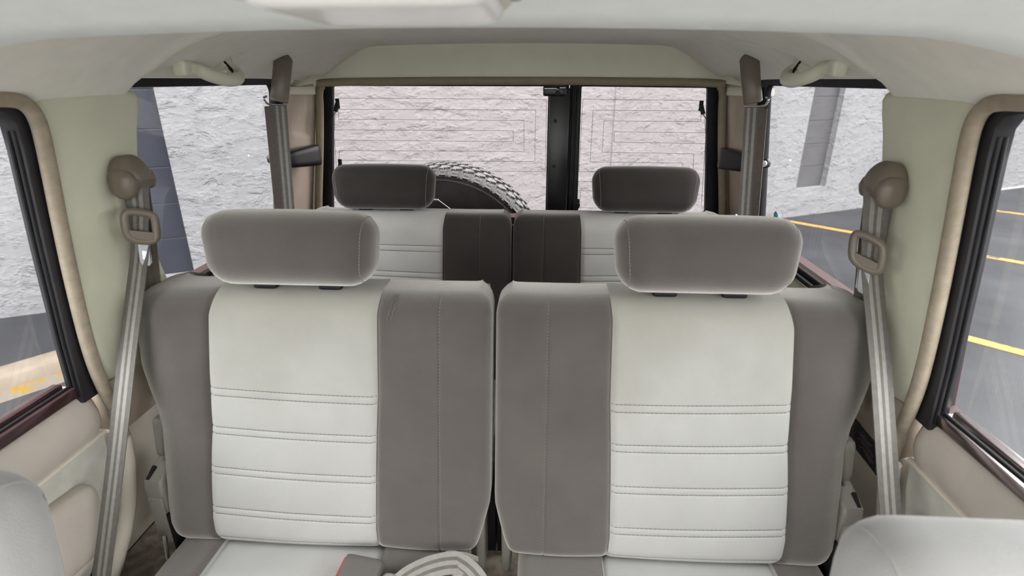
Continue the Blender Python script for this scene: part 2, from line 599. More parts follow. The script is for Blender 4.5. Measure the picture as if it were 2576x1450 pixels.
for (u0, u1, zb), mtl, j0 in ((sl, 'block_a', 0.46), (sr, 'block_b', 0.62)):
    mm = MB()
    wall_piece(mm, u0, u1, zb, ZT, 0.085, 0.25)
    obj('mortar_bed', mm, 'mortar', wb, smooth=False, raw=True)
    z = zb
    nxt = j0
    while z < ZT - 0.02:
        top = min(nxt, ZT)
        bmx = MB()
        wall_piece(bmx, u0 + 0.002, u1 - 0.002, z + 0.004, top - 0.004, 0.075, 0.12)
        obj('concrete_block', bmx, mtl, wb, smooth=False, raw=True, bevel=0.003, seg=1)
        z = top
        nxt += 0.28
# shallow pilaster joint seen through the right rear pane, and a kerb strip along the far base
jm = MB()
wall_piece(jm, 0.895, 0.985, 0, ZT, -0.012, 0.01)
obj('pilaster_band', jm, 'stucco', wb, smooth=False, raw=True, bevel=0.004, seg=1)
jm = MB()
wall_piece(jm, 8.0, 13.5, 0.0, 0.03, -0.03, 0.0)
obj('base_kerb', jm, 'white_paint', wb, smooth=False, raw=True, bevel=0.008)

# angled parking lines x + y = c
s2 = math.sqrt(0.5)
for c, x0, x1, lab in ((6.5, 2.3, 5.6, 'yellow parking line nearest the right rear door window'),
                       (9.95, 3.05, 7.0, 'middle yellow parking line, running past the right quarter window'),
                       (13.75, 5.5, 9.0, 'far yellow parking line near the building, seen through right door window')):
    lm = MB()
    w = 0.052 * math.sqrt(2)
    lm.prism([(x0, c - x0 - w), (x1, c - x1 - w), (x1, c - x1 + w), (x0, c - x0 + w)],
             lambda x, y: (x, y, -1.65), lambda x, y: (x, y, -1.646))
    tag(obj('parking_line', lm, 'yellow', smooth=False), lab, 'parking line', 'yellow parking lines')

kr = empty('parking_kerb', (-2.95, 2.6, -1.65), 'weathered concrete parking kerb with traces of yellow paint', 'kerb')
kd = Vector((0.58, 0.81, 0)).normalized()
kn = Vector((-kd.y, kd.x, 0))
def kfun(t, w, z):
    p = Vector((-2.755, 2.484, -1.65)) + kd * t + kn * w
    return (p.x, p.y, -1.65 + z)
km = MB()
km.prism([(0.0, 0.0), (0.03, 0.115), (0.05, 0.13), (0.19, 0.13), (0.21, 0.115), (0.24, 0.0)],
         lambda w, z: kfun(-1.5, w, z), lambda w, z: kfun(1.1, w, z))
obj('kerb_body', km, 'concrete', kr, bevel=0.01, bang=60)
km = MB()
km.prism([(0.004, 0.0), (0.0155, 0.06), (0.012, 0.062), (-0.002, 0.0)], lambda w, z: kfun(-1.5, w, z), lambda w, z: kfun(1.1, w, z))
obj('paint_band', km, 'yellow_worn', kr, smooth=False)

# ================================================================== VEHICLE SHELL
# floor
fm = MB()
fm.box((0, 0.5, -0.985), (0.80, 1.42, 0.025))
fl = tag(obj('floor', fm, 'carpet', smooth=False), 'dark brown carpeted cabin floor', 'floor', kind='structure')
um = MB()
um.box((0, 0.5, -1.06), (0.82, 1.45, 0.04))
obj('underbody', um, 'void', fl, smooth=False)

# ceiling -------------------------------------------------------------
def zc(ax, y):
    t = max(0.0, (ax - 0.40) / 0.262)
    fr = max(0.0, min(1.0, (1.03 - y) / 0.05))
    z = 0.102 - 0.006 * (min(ax, 0.4) / 0.4) ** 2 - (0.090 + 0.034 * fr) * t ** 2.1
    # padded patch around each grab handle
    def ss(a, b, v):
        q = max(0.0, min(1.0, (v - a) / (b - a)))
        return q * q * (3 - 2 * q)
    yf = 0.985 + 0.25 * max(0, 0.56 - ax)
    yb = 1.215 + 0.5 * max(0, 0.58 - ax)
    pad = ss(yf - 0.012, yf + 0.012, y) * (1 - ss(yb - 0.012, yb + 0.014, y)) * ss(0.42, 0.50, ax)
    edge = 1 - ss(0.605, 0.655, ax)
    z -= 0.012 * pad * edge
    # rear roll into the tailgate header
    z -= 0.030 * ss(1.45, 1.80, y) * ss(0.44, 0.60, ax) * (0.15 + 0.85 * edge)
    return z
cm = MB()
XS = [-0.668 + 1.336 * i / 110 for i in range(111)]
YS = [0.606 + (1.785 - 0.606) * j / 110 for j in range(111)]
cm.rows([[(x, y, zc(abs(x), y)) for x in XS] for y in YS])
cl = tag(obj('ceiling', cm, 'headliner', angle=70), 'grey cloth headliner over the rear seats', 'headliner', kind='structure')
rm = MB()
rm.box((0, 0.575, 0.185), (0.74, 1.36, 0.02))
obj('roof_skin', rm, 'body', cl, smooth=False)
def zf(ax, y):
    t = max(0.0, (ax - 0.42) / 0.25)
    d = min(0.45, 0.60 - y)
    return 0.049 + 0.28 * d - 0.31 * d * d - 0.012 * (min(ax, 0.5) / 0.5) ** 2 - 0.075 * t ** 2.2
fm = MB()
XF = [-0.672 + 1.344 * i / 60 for i in range(61)]
YF = [-0.78 + 1.38 * j / 40 for j in range(41)]
rows = [[(x, y, zf(abs(x), y)) for x in XF] for y in YF]
rows.append([(x, 0.606, zf(abs(x), 0.6) + 0.003) for x in XF])
rows.append([(x, 0.609, zf(abs(x), 0.6) + 0.010) for x in XF])
rows.append([(x, 0.609, 0.17) for x in XF])
fm.rows(rows)
obj('front_panel', fm, 'front_liner', cl, angle=70)
# tailgate header: rises from the door seal to the headliner, with rounded ends
def hdr(u, v):
    x = -0.715 + 1.43 * u
    ax = abs(x)
    t = max(0.0, (ax - 0.47) / 0.245)
    ztop = 0.088 - 0.105 * t ** 2.6
    zbot = -0.004 - 0.02 * t ** 3
    z = zbot + (ztop - zbot) * v
    y = 1.815 - 0.035 * v ** 1.6
    return (x, y, z)
hm = MB()
hm.grid(80, 14, hdr)
hm.grid(80, 2, lambda u, v: (hdr(u, 1)[0], hdr(u, 1)[1] - 0.012 * v, hdr(u, 1)[2] + 0.045 * v))
obj('tailgate_header', hm, 'header', cl)

# side walls ----------------------------------------------------------
def rrect(y0, y1, z0, z1, r, n=5):
    pts = []
    for cy, cz, a0 in ((y1 - r, z1 - r, 0), (y0 + r, z1 - r, 90), (y0 + r, z0 + r, 180), (y1 - r, z0 + r, 270)):
        for i in range(n + 1):
            a = math.radians(a0 + 90 * i / n)
            pts.append((cy + r * math.cos(a), cz + r * math.sin(a)))
    return pts

def ring(mb, outer, inner, fa, fb):
    # frame between two loops with the same number of points
    n = len(outer)
    vs = [fa(*p) for p in outer] + [fa(*p) for p in inner] + [fb(*p) for p in outer] + [fb(*p) for p in inner]
    fs = []
    for i in range(n):
        j = (i + 1) % n
        fs += [(i, j, n + j, n + i), (2 * n + i, 3 * n + i, 3 * n + j, 2 * n + j), (i, 2 * n + i, 2 * n + j, j), (n + i, n + j, 3 * n + j, 3 * n + i)]
    mb.add(vs, fs)

for sg, sd in ((-1, 'left'), (1, 'right')):
    # body shell: sheet-metal skin outside the trim, with the window openings left open
    bm_ = MB()
    fo, fi = side(sg, 0.765), side(sg, 0.735)
    for (y0, y1, z0, z1) in ((-0.06, 1.93, -1.12, -0.545), (-1.0, -0.06, -1.12, -0.98), (-0.06, 0.06, -0.545, 0.0), (0.87, 1.02, -0.545, 0.0),
                             (1.77, 1.93, -0.545, 0.0), (-0.78, 1.93, -0.005, 0.205), (1.0, 1.72, -0.545, -0.465)):
        bm_.prism([(y0, z0), (y1, z0), (y1, z1), (y0, z1)], fo, fi)
    wl = tag(obj('wall_' + sd, bm_, 'body', smooth=False), 'inner side wall of the car on the %s of the photo' % sd, 'side wall', kind='structure')

    # C-pillar trim
    poly = [(.795, -.036), (.803, -.027), (.825, -.022), (.90, -.017), (.98, -.016), (1.008, -.019), (1.018, -.031), (1.014, -.055), (1.004, -.09), (.994, -.15), (.992, -.20), (1.0, -.27),
            (1.014, -.33), (1.036, -.39), (1.055, -.45), (1.07, -.55), (.98, -.546), (.895, -.540), (.845, -.531), (.832, -.49), (.818, -.43), (.808, -.35), (.802, -.277), (.797, -.20), (.795, -.12)]
    pm = MB()
    pm.prism(poly, side(sg, 0.655), side(sg, 0.692))
    obj('pillar_trim', pm, 'pillar', wl, bevel=0.014, seg=4, bang=70)
    pm = MB()
    pm.prism([(.872, -.56), (1.0, -.56), (.985, -.2), (.985, -.02), (.872, -.02)], side(sg, 0.691), side(sg, 0.736))
    obj('pillar_core', pm, 'black', wl, smooth=False)
    # lower moulding at the foot of the pillar
    pm = MB()
    pm.prism([(.836, -.534), (1.10, -.549), (1.12, -.66), (.86, -.66), (.845, -.60)], side(sg, 0.664), side(sg, 0.735))
    obj('pillar_foot', pm, 'tan', wl, bevel=0.006, bang=70)
    # door-opening weatherstrip
    wp = [P3(sg, 0.653, y, z) for y, z in ((.30, -.018), (.55, -.020), (.70, -.024), (.745, -.026), (.770, -.034), (.784, -.056), (.788, -.10), (.789, -.20), (.791, -.30), (.796, -.40), (.803, -.47), (.815, -.53), (.828, -.58), (.838, -.63), (.842, -.665))]
    pm = MB()
    pm.tube(smooth_path([(x, y + 0.005, z) for x, y, z in wp], 5), 0.0112, 12, up=(sg, 0, 0))
    obj('weatherstrip', pm, 'strip', wl)
    # scuff moulding continuing to the floor
    wp = [P3(sg, 0.653, y, z) for y, z in ((.842, -.655), (.842, -.72), (.83, -.80), (.80, -.87), (.74, -.95))]
    pm = MB()
    pm.tube(smooth_path(wp, 5), 0.016, 10, up=(sg, 0, 0))
    obj('sill_moulding', pm, 'beige', wl)
    # lower quarter panel
    pm = MB()
    poly = [(.852, -.655), (.90, -.628), (.95, -.612), (1.00, -.60), (1.08, -.575), (1.14, -.52), (1.20, -.485), (1.66, -.478), (1.84, -.478), (1.84, -.96), (.775, -.96), (.815, -.88), (.84, -.80), (.852, -.72)]
    pm.prism(poly, side(sg, 0.678), side(sg, 0.74))
    obj('quarter_panel', pm, 'beige', wl, bevel=0.018, seg=4, bang=70)
    # D-pillar
    def dp(u, v, sg=sg):
        z = -0.045 - 0.46 * v
        a = 0.70 + (0.656 - 0.70) * u
        b = 0.12 + 0.045 * u
        y = 1.652 + 0.155 * u
        push = 0.0
        if u < 0.3:
            push = -0.012 * (u / 0.3) + 0.0
        else:
            push = -0.012
        # long recess above the latch, ending in a soft step
        if 0.3 < u < 0.92:
            k = min(1, (u - 0.3) / 0.08, (0.92 - u) / 0.06)
            zz = -0.165 - 0.02 * (u - 0.3)
            s = max(0, min(1, (z - zz) / 0.012))
            push += 0.009 * k * s
        return (sg * (a + push - b * z), y, z)
    pm = MB()
    pm.grid(40, 70, dp)
    pm.grid(3, 70, lambda u, v: (dp(1, v)[0] - sg * 0.003 * u, dp(1, v)[1] + 0.035 * u, dp(1, v)[2]))
    obj('rear_pillar_trim', pm, 'tan', wl, angle=60)
    pm = MB()
    pm.prism([(1.66, -.044), (1.66, -.020), (1.806, -.020), (1.806, -.046)],
             lambda y, z: (sg * (0.690 + (0.652 - 0.690) * (y - 1.66) / 0.152 - 0.012), y - 0.012, z),
             lambda y, z: (sg * 0.735, y, z))
    obj('pillar_cap', pm, 'cream', wl, bevel=0.004)
    pm = MB()
    pm.box((sg * 0.700, 1.835, -0.005), (0.045, 0.018, 0.075))
    obj('corner_filler', pm, 'tan', wl, bevel=0.004)
    # quarter window
    wn_ = 1 if sg < 0 else 2
    gsk = MB()
    ring(gsk, rrect(.965, 1.665, -.480, .030, .03), rrect(.985, 1.603, -.452, -.015, .022), side(sg, 0.684), side(sg, 0.7005))
    gk = tag(obj('window_%d' % wn_, gsk, 'black', bevel=0.004, bang=60), 'black rubber framed quarter window on the %s side behind the rear door' % sd, 'window', kind='structure')
    rb = MB()
    for yy in (1.618, 1.632, 1.646):
        rb.tube([P3(sg, 0.683, yy, -.02), P3(sg, 0.683, yy, -.47)], 0.003, 6)
    obj('gasket_rib', rb, 'black', gk)
    gp = MB()
    gp.prism(rrect(.975, 1.625, -.465, -.003, .02), side(sg, 0.699), side(sg, 0.703))
    obj('glass', gp, 'glass', gk, smooth=False)
    sm_ = MB()
    sm_.tube([P3(sg, 0.676, 1.02, -.462), P3(sg, 0.676, 1.62, -.462)], 0.006, 8)
    sm_.tube([P3(sg, 0.690, 1.02, -.450), P3(sg, 0.690, 1.62, -.450)], 0.005, 8)
    obj('sill_rib', sm_, 'black', gk)

    # rear side door
    dn = 1 if sg < 0 else 2
    # padded upper roll
    prof = [(-.530, .686), (-.540, .676), (-.556, .667), (-.58, .6615), (-.60, .661), (-.615, .6645), (-.628, .670)]
    def yrear(z):
        return lerp_tab(sorted([(-.53, .818), (-.56, .822), (-.59, .826), (-.63, .828), (-.70, .826), (-.76, .815), (-.82, .79), (-.88, .755), (-.96, .70)]), z)
    dm = MB()
    R_ = []
    for z, a in prof:
        row = [P3(sg, a, y, z) for y in [0.06 + (yrear(z) - 0.03 - 0.06) * i / 24 for i in range(25)]]
        row += [P3(sg, a + 0.003, yrear(z) - 0.015, z), P3(sg, a + 0.010, yrear(z) - 0.004, z), P3(sg, a + 0.03, yrear(z), z)]
        R_.append(row)
    R_ = [[(x + sg * 0.03, y, z) for x, y, z in R_[0]]] + R_
    dm.rows(R_)
    dr = tag(obj('door_%d' % dn, dm, 'padded', angle=60), 'beige padded rear door seen on the %s edge of the photo' % sd, 'door', kind='structure')
    cm_ = MB()
    cm_.prism([(0.06, -.63), (.829, -.63), (.828, -.70), (.815, -.76), (.79, -.82), (.755, -.88), (.70, -.96), (0.06, -.96)], side(sg, 0.672), side(sg, 0.735))
    obj('cloth_panel', cm_, 'door_cloth', dr, bevel=0.008, seg=3, bang=70)
    mm = MB()
    mm.tube([P3(sg, 0.6685, 0.06, -.632), P3(sg, 0.6685, .75, -.630), P3(sg, 0.6695, .822, -.6295)], 0.0052, 8, up=(0, 0, 1))
    obj('moulding', mm, 'beige', dr)
    am = MB()
    arot = Matrix.Rotation(sg * 0.09, 3, 'Y') @ Matrix.Rotation(math.radians(-6), 3, 'X')
    am.rbox((sg * (0.742), 0.54, -0.735), (0.026, 0.215, 0.068), 0.025, 14, arot)
    obj('armrest', am, 'padded', dr)
    am = MB()
    am.rbox((sg * (0.752), 0.53, -0.772), (0.024, 0.212, 0.054), 0.023, 14, arot)
    obj('armrest_base', am, 'beige', dr)
    # window frame, black: the reveal of the rear upright with two ribs, and the top rail
    fmx = MB()
    fmx.prism([(.789, -.545), (.84, -.545), (.84, -.012), (.10, -.008), (.10, -.036), (.735, -.039), (.757, -.044), (.769, -.060), (.772, -.10), (.775, -.25), (.781, -.42)],
              side(sg, 0.666), side(sg, 0.694))
    obj('window_frame', fmx, 'frame_dark', dr, bevel=0.002, bang=60)
    for aa in (0.6745, 0.6835):
        fmx = MB()
        fmx.tube([P3(sg, aa, .7705, -.07), P3(sg, aa, .7745, -.25), P3(sg, aa, .7805, -.42), P3(sg, aa, .788, -.53)], 0.0032, 8)
        obj('channel_lip', fmx, 'black', dr)
    bmx = MB()
    bmx.prism([(.06, -.533), (.80, -.533), (.788, -.510), (.06, -.510)], side(sg, 0.674), side(sg, 0.6895))
    obj('belt_moulding', bmx, 'red_moulding' if sg < 0 else 'bright_moulding', dr, bevel=0.004, seg=2, bang=60)
    bmx = MB()
    bmx.tube([P3(sg, 0.685, .06, -.5085), P3(sg, 0.685, .786, -.5085)], 0.0030, 8)
    obj('wiper_lip', bmx, 'black', dr)
    bmx = MB()
    bmx.prism([(.06, -.530), (.79, -.530), (.785, -.503), (.06, -.503)], side(sg, 0.697), side(sg, 0.716))
    obj('outer_moulding', bmx, 'red_moulding' if sg < 0 else 'bright_moulding', dr, bevel=0.004, bang=60)
    gp = MB()
    gp.prism([(.06, -.54), (.80, -.54), (.80, -.02), (.06, -.02)], side(sg, 0.6905), side(sg, 0.6940))
    obj('glass', gp, 'glass', dr, smooth=False)

# unseen front end added to shade the cabin and bounce light: dashboard, windscreen pillars
dm = MB()
dm.rbox((0, -0.84, -0.56), (0.70, 0.16, 0.16), 0.05, 8)
tag(obj('dashboard', dm, 'dash'), 'unseen beige dashboard below the windscreen, added to bounce light', 'dashboard')
fm = MB()
fm.box((0, -1.05, -0.80), (0.78, 0.03, 0.36))
fwall = tag(obj('wall_front', fm, 'body', smooth=False), 'firewall panel below the windscreen', 'bulkhead', kind='structure')
for sg in (-1, 1):
    pm = MB()
    pm.tube([(sg * 0.73, -1.05, -0.44), (sg * 0.66, -0.76, 0.08)], 0.035, 8)
    obj('windscreen_pillar', pm, 'pillar', fwall)

hm = MB()  # unseen bonnet, added pale to bounce sky light up into the cabin
def bonnet(u, v):
    x = -0.74 + 1.48 * u
    y = -1.10 - 1.15 * v
    return (x, y, -0.47 - 0.05 * v - 0.06 * (2 * u - 1) ** 4 - 0.10 * v ** 6)
hm.grid(24, 16, bonnet)
hm.grid(24, 16, lambda u, v: (bonnet(u, v)[0], bonnet(u, v)[1], bonnet(u, v)[2] - 0.02))
tag(obj('bonnet', hm, 'bonnet'), 'unseen pale bonnet added ahead of the windscreen to bounce light', 'bonnet')

# tailgate doors ------------------------------------------------------
tb = MB()
tb.box((0, 1.90, -0.80), (0.735, 0.03, 0.345))
rw = tag(obj('wall_rear', tb, 'body', smooth=False), 'lower rear body panel behind the third row', 'rear panel', kind='structure')
sp = [(-.712, 1.812, -.62), (-.690, 1.812, -.42), (-.660, 1.812, -.22), (-.643, 1.812, -.09), (-.639, 1.812, -.045), (-.630, 1.812, -.022), (-.604, 1.812, -.010), (-.30, 1.812, -.005), (0, 1.812, -.004)]
sp = sp + [(-x, y, z) for x, y, z in sp[-2::-1]]
pm = MB()
pm.tube(smooth_path(sp, 5), 0.0125, 10, up=(0, 1, 0))
obj('tailgate_weatherstrip', pm, 'strip_rear', rw)

def quad_frame(mb, outer, inner, y0, y1):
    ring(mb, outer, inner, lambda x, z: (x, y0, z), lambda x, z: (x, y1, z))
big = MB()
big.box((-0.28, 1.885, -0.69), (0.44, 0.02, 0.22))
bd = tag(obj('door_3', big, 'black', smooth=False), 'wide left tailgate door with heated window and black frame', 'door', kind='structure')
fr = MB()
quad_frame(fr, [(-.735, -.50), (.150, -.50), (.165, .005), (-.655, .005)], [(-.662, -.478), (.098, -.478), (.098, -.0205), (-.607, -.0205)], 1.846, 1.872)
obj('window_frame', fr, 'black', bd, bevel=0.004, bang=60)
gp = MB()
gp.prism([(-.675, -.49), (.11, -.49), (.11, -.008), (-.62, -.008)], lambda x, z: (x, 1.858, z), lambda x, z: (x, 1.862, z))
obj('glass', gp, 'glass_rear', bd, smooth=False)
sm2 = MB()
sm2.box((0.135, 1.842, -0.26), (0.033, 0.012, 0.235))
obj('centre_cover', sm2, 'black_gloss', bd, bevel=0.005)
sm2 = MB()
sm2.prism([(.1015, -.045), (.1085, -.05), (.1085, -.30), (.1075, -.33)], lambda x, z: (x, 1.8405, z), lambda x, z: (x + 0.001, 1.846, z))
obj('reflector_strip', sm2, 'greyplastic', bd, smooth=False)
for zz in (-0.125, -0.27, -0.40):
    q = MB()
    q.tube([(0.122, 1.8315, zz), (0.122, 1.826, zz)], 0.006, 12)
    obj('screw', q, 'black', bd)
lt = MB()
lt.rbox((0.118, 1.83, -0.034), (0.037, 0.018, 0.0155), 0.006, 5)
la = obj('latch', lt, 'black_gloss', bd)
q = MB()
q.tube([(0.127, 1.811, -0.040), (0.127, 1.806, -0.040)], 0.008, 14)
obj('latch_bolt', q, 'black', la)
q = MB()
q.tube([(0.085, 1.812, -0.026), (0.122, 1.810, -0.026), (0.128, 1.812, -0.030)], 0.0022, 6)
q.tube([(0.133, 1.812, -0.024), (0.151, 1.812, -0.024)], 0.0018, 6)
obj('latch_spring', q, 'steel', la)

small = MB()
small.box((0.44, 1.885, -0.69), (0.265, 0.02, 0.22))
sd_ = tag(obj('door_4', small, 'black', smooth=False), 'narrow right tailgate door with heated window and black frame', 'door', kind='structure')
fr = MB()
quad_frame(fr, [(.170, -.50), (.735, -.50), (.655, .005), (.167, .005)], [(.208, -.478), (.650, -.478), (.601, -.0245), (.204, -.0205)], 1.846, 1.872)
obj('window_frame', fr, 'black', sd_, bevel=0.004, bang=60)
q = MB()
for xx in (0.178, 0.193):
    q.tube([(xx, 1.846, -0.01), (xx + 0.002, 1.846, -0.49)], 0.005, 8)
obj('seal_rib', q, 'black', sd_)
gp = MB()
gp.prism([(.195, -.49), (.665, -.49), (.612, -.010), (.192, -.008)], lambda x, z: (x, 1.858, z), lambda x, z: (x, 1.862, z))
obj('glass', gp, 'glass_rear', sd_, smooth=False)

# heater lines: each loop of the grid is a fine printed conductor on the inner face of the pane
YH = 1.8572
def hline(pts, par):
    q = MB()
    for (x0, z0), (x1, z1) in zip(pts[:-1], pts[1:]):
        w = 0.00055
        if abs(x1 - x0) > abs(z1 - z0):
            q.prism([(x0, z0 - w), (x1, z1 - w), (x1, z1 + w), (x0, z0 + w)], lambda x, z: (x, YH, z), lambda x, z: (x, YH + 0.0008, z))
        else:
            q.prism([(x0 - w, z0), (x0 + w, z0), (x1 + w, z1), (x1 - w, z1)], lambda x, z: (x, YH, z), lambda x, z: (x, YH + 0.0008, z))
    obj('heater_line', q, 'heater', par, smooth=False)
hline([(-.593, -.058), (.093, -.060), (.094, -.292), (-.620, -.294)], bd)
hline([(-.597, -.093), (.058, -.093), (.058, -.259), (-.615, -.260), (-.611, -.227), (.021, -.226), (.020, -.126), (-.601, -.125), (-.597, -.093)], bd)
hline([(-.593, -.062), (-.606, -.075), (-.619, -.159), (-.015, -.159), (-.015, -.194), (-.623, -.193), (-.628, -.29)], bd)
hline([(.582, -.062), (.210, -.059), (.208, -.291), (.60, -.291)], sd_)
hline([(.588, -.094), (.245, -.093), (.244, -.258), (.550, -.260), (.554, -.30)], sd_)
hline([(.590, -.094), (.594, -.127), (.282, -.126), (.282, -.226), (.584, -.229), (.590, -.33)], sd_)
hline([(.60, -.09), (.613, -.162), (.318, -.160), (.319, -.193), (.617, -.196), (.630, -.40)], sd_)
hline([(.40, -.324), (.207, -.325), (.206, -.39)], sd_)
hline([(.40, -.355), (.216, -.356), (.216, -.415), (.40, -.415)], sd_)
for par, x, z, dx in ((bd, -.598, -.075, -.012), (bd, -.612, -.272, -.006), (sd_, .588, -.078, .012), (sd_, .208, -.400, -.006)):
    q = MB()
    q.box((x, YH - 0.002, z), (0.0065, 0.002, 0.016))
    tb_ = obj('heater_terminal', q, 'black', par, bevel=0.001, seg=1)
    q = MB()
    q.box((x + dx * 0.3, YH - 0.007, z - 0.012), (0.006, 0.005, 0.014), Matrix.Rotation(0.35 * (1 if dx < 0 else -1), 3, 'Y'))
    q.tube([(x + dx * 0.5, YH - 0.007, z - 0.024), (x + dx * 1.6, YH - 0.010, z - 0.040), (x + dx * 3.2, YH - 0.012, z - 0.060)], 0.0012, 6)
    obj('plug_lead', q, 'black', tb_)

# ================================================================== SPARE WHEEL
TC = Vector((-0.30, 2.0, -0.705))
tyre = empty('spare_tyre', (TC.x, 2.12, TC.z - 0.40), 'black spare tyre with chunky tread hung outside the tailgate', 'tyre')
def lathe(mb, prof, n=96):
    vs, fs = [], []
    k = len(prof)
    for i in range(n):
        a = 2 * math.pi * i / n
        for r, y in prof:
            vs.append((TC.x + r * math.sin(a), y, TC.z + r * math.cos(a)))
    for i in range(n):
        j = (i + 1) % n
        for q in range(k - 1):
            fs.append((i * k + q, j * k + q, j * k + q + 1, i * k + q + 1))
    mb.add(vs, fs)
q = MB()
lathe(q, [(0.19, 2.035), (0.235, 2.012), (0.29, 1.998), (0.335, 1.992), (0.352, 1.990), (0.354, 1.986), (0.358, 1.986), (0.360, 1.991), (0.369, 1.994), (0.3695, 1.990), (0.372, 1.990), (0.373, 1.996), (0.381, 2.004), (0.387, 2.022), (0.390, 2.04), (0.394, 2.12), (0.390, 2.20), (0.382, 2.235), (0.36, 2.25), (0.28, 2.24), (0.19, 2.21)], 128)
obj('casing', q, 'rubber', tyre, angle=35)
q = MB()
lathe(q, [(0.0, 2.05), (0.12, 2.045), (0.17, 2.03), (0.195, 2.02), (0.205, 2.03)], 64)
obj('rim', q, 'rim', tyre)
def tpt(a, r, y):
    return (TC.x + r * math.sin(a), y, TC.z + r * math.cos(a))
def lug(mb, poly, r0, r1, yr=None):
    # poly in (angle, y); raised from r0 to r1
    mb.prism(poly, lambda a, y: tpt(a, r0, y), lambda a, y: tpt(a, r1(y) if callable(r1) else r1, y))
q = MB()
NL = 54
dA = 2 * math.pi / NL
crown = lambda y: 0.4035 - 0.9 * (y - 2.12) ** 2
for i in range(NL):
    a = i * dA
    for row, (y0, y1, off) in enumerate(((2.028, 2.070, 0.0), (2.078, 2.112, 0.45), (2.120, 2.154, 0.0), (2.162, 2.205, 0.5))):
        b = a + off * dA
        ym = (y0 + y1) / 2
        w = dA * 0.80
        lug(q, [(b - .02 * w, y0), (b + .36 * w, y0), (b + .42 * w, y0 + .010), (b + .55 * w, y0 + .008), (b + .80 * w, ym - .003), (b + w, ym), (b + .92 * w, y1 - .006), (b + .62 * w, y1), (b + .5 * w, y1 - .009), (b + .34 * w, y1 - .002), (b + .1 * w, y1 - .004), (b + .06 * w, ym)], 0.386, crown)
obj('tread_block', q, 'rubber_tread', tyre, angle=30)['kind'] = 'stuff'
q = MB()
for i in range(NL):
    a = i * dA
    # shoulder lugs on the flank with a rib across each
    vs = [tpt(a + da * dA, r, y) for da, r, y in ((0.08, 0.3735, 1.9945), (0.62, 0.3735, 1.9945), (0.62, 0.3875, 2.0215), (0.08, 0.3875, 2.0215),
                                                  (0.08, 0.3775, 1.9885), (0.62, 0.3775, 1.9885), (0.62, 0.3925, 2.0195), (0.08, 0.3925, 2.0195))]
    q.add(vs, [(0, 1, 2, 3), (4, 7, 6, 5), (0, 4, 5, 1), (1, 5, 6, 2), (2, 6, 7, 3), (3, 7, 4, 0)])
    q.tube([tpt(a + 0.14 * dA, 0.3865, 2.001), tpt(a + 0.56 * dA, 0.3865, 2.001)], 0.0013, 4)
    q.tube([tpt(a + 0.80 * dA, 0.374, 1.992), tpt(a + 0.80 * dA, 0.390, 2.020)], 0.0030, 5)
    q.tube([tpt(a + 0.3 * dA, 0.3605, 1.9895), tpt(a + 0.3 * dA, 0.3690, 1.9925)], 0.0010, 4)
    q.tube([tpt(a + 0.35 * dA, 0.3925, 2.0185), tpt(a + 0.35 * dA, 0.3965, 2.026)], 0.0018, 5)
obj('shoulder_lug', q, 'rubber', tyre, angle=30)['kind'] = 'stuff'
# raised outline letters on the flank
def letter(strokes, a0):
    q = MB()
    for st in strokes:
        q.tube([tpt(a0 + x * 0.10, 0.290 + y * 0.034, 2.0 - 0.004 + (0.290 + y * 0.034 - 0.335) * -0.15) for x, y in st], 0.0012, 5)
    obj('raised_letter', q, 'rubber', tyre)
letter([[(0, 0), (0, 1), (.55, 1), (.8, .8), (.8, .2), (.55, 0), (0, 0)], [(.28, .25), (.28, .75), (.5, .75), (.5, .25), (.28, .25)]], 0.02)
letter([[(0, 1), (.85, 1), (.85, .72), (.56, .72), (.56, 0), (.28, 0), (.28, .72), (0, .72), (0, 1)]], 0.22)

# small bracket with a thin wire behind the third row
br = empty('wire_bracket', (-0.29, 1.80, -0.40), 'small silver bracket with a thin wire in front of spare tyre', 'bracket')
q = MB()
q.box((-0.283, 1.80, -0.382), (0.018, 0.004, 0.003))
obj('bracket_plate', q, 'silver_edge', br, bevel=0.001, seg=1)
q = MB()
q.tube([(-0.302, 1.80, -0.366), (-0.284, 1.80, -0.378), (-0.266, 1.80, -0.382), (-0.226, 1.80, -0.412), (-0.20, 1.80, -0.44)], 0.0008, 6)
obj('wire', q, 'silver_edge', br)

# ================================================================== SEATS
XO = [(-.852, .598), (-.845, .607), (-.835, .614), (-.82, .620), (-.78, .622), (-.70, .622), (-.63, .623), (-.59, .629), (-.555, .641), (-.51, .654), (-.45, .657), (-.41, .655), (-.392, .652), (-.380, .646), (-.372, .636), (-.368, .622), (-.366, .604)]
XI = [(-.852, .042), (-.846, .034), (-.835, .028), (-.82, .023), (-.79, .015), (-.75, .005), (-.73, .004), (-.40, .0035), (-.388, .005), (-.378, .009), (-.370, .018), (-.366, .030)]
S1 = [(-.852, .526), (-.835, .540), (-.80, .544), (-.70, .541), (-.62, .534), (-.52, .5335), (-.41, .529), (-.366, .520)]
S2 = [(-.852, .214), (-.84, .219), (-.80, .2225), (-.70, .2205), (-.62, .218), (-.54, .214), (-.40, .213), (-.366, .2095)]

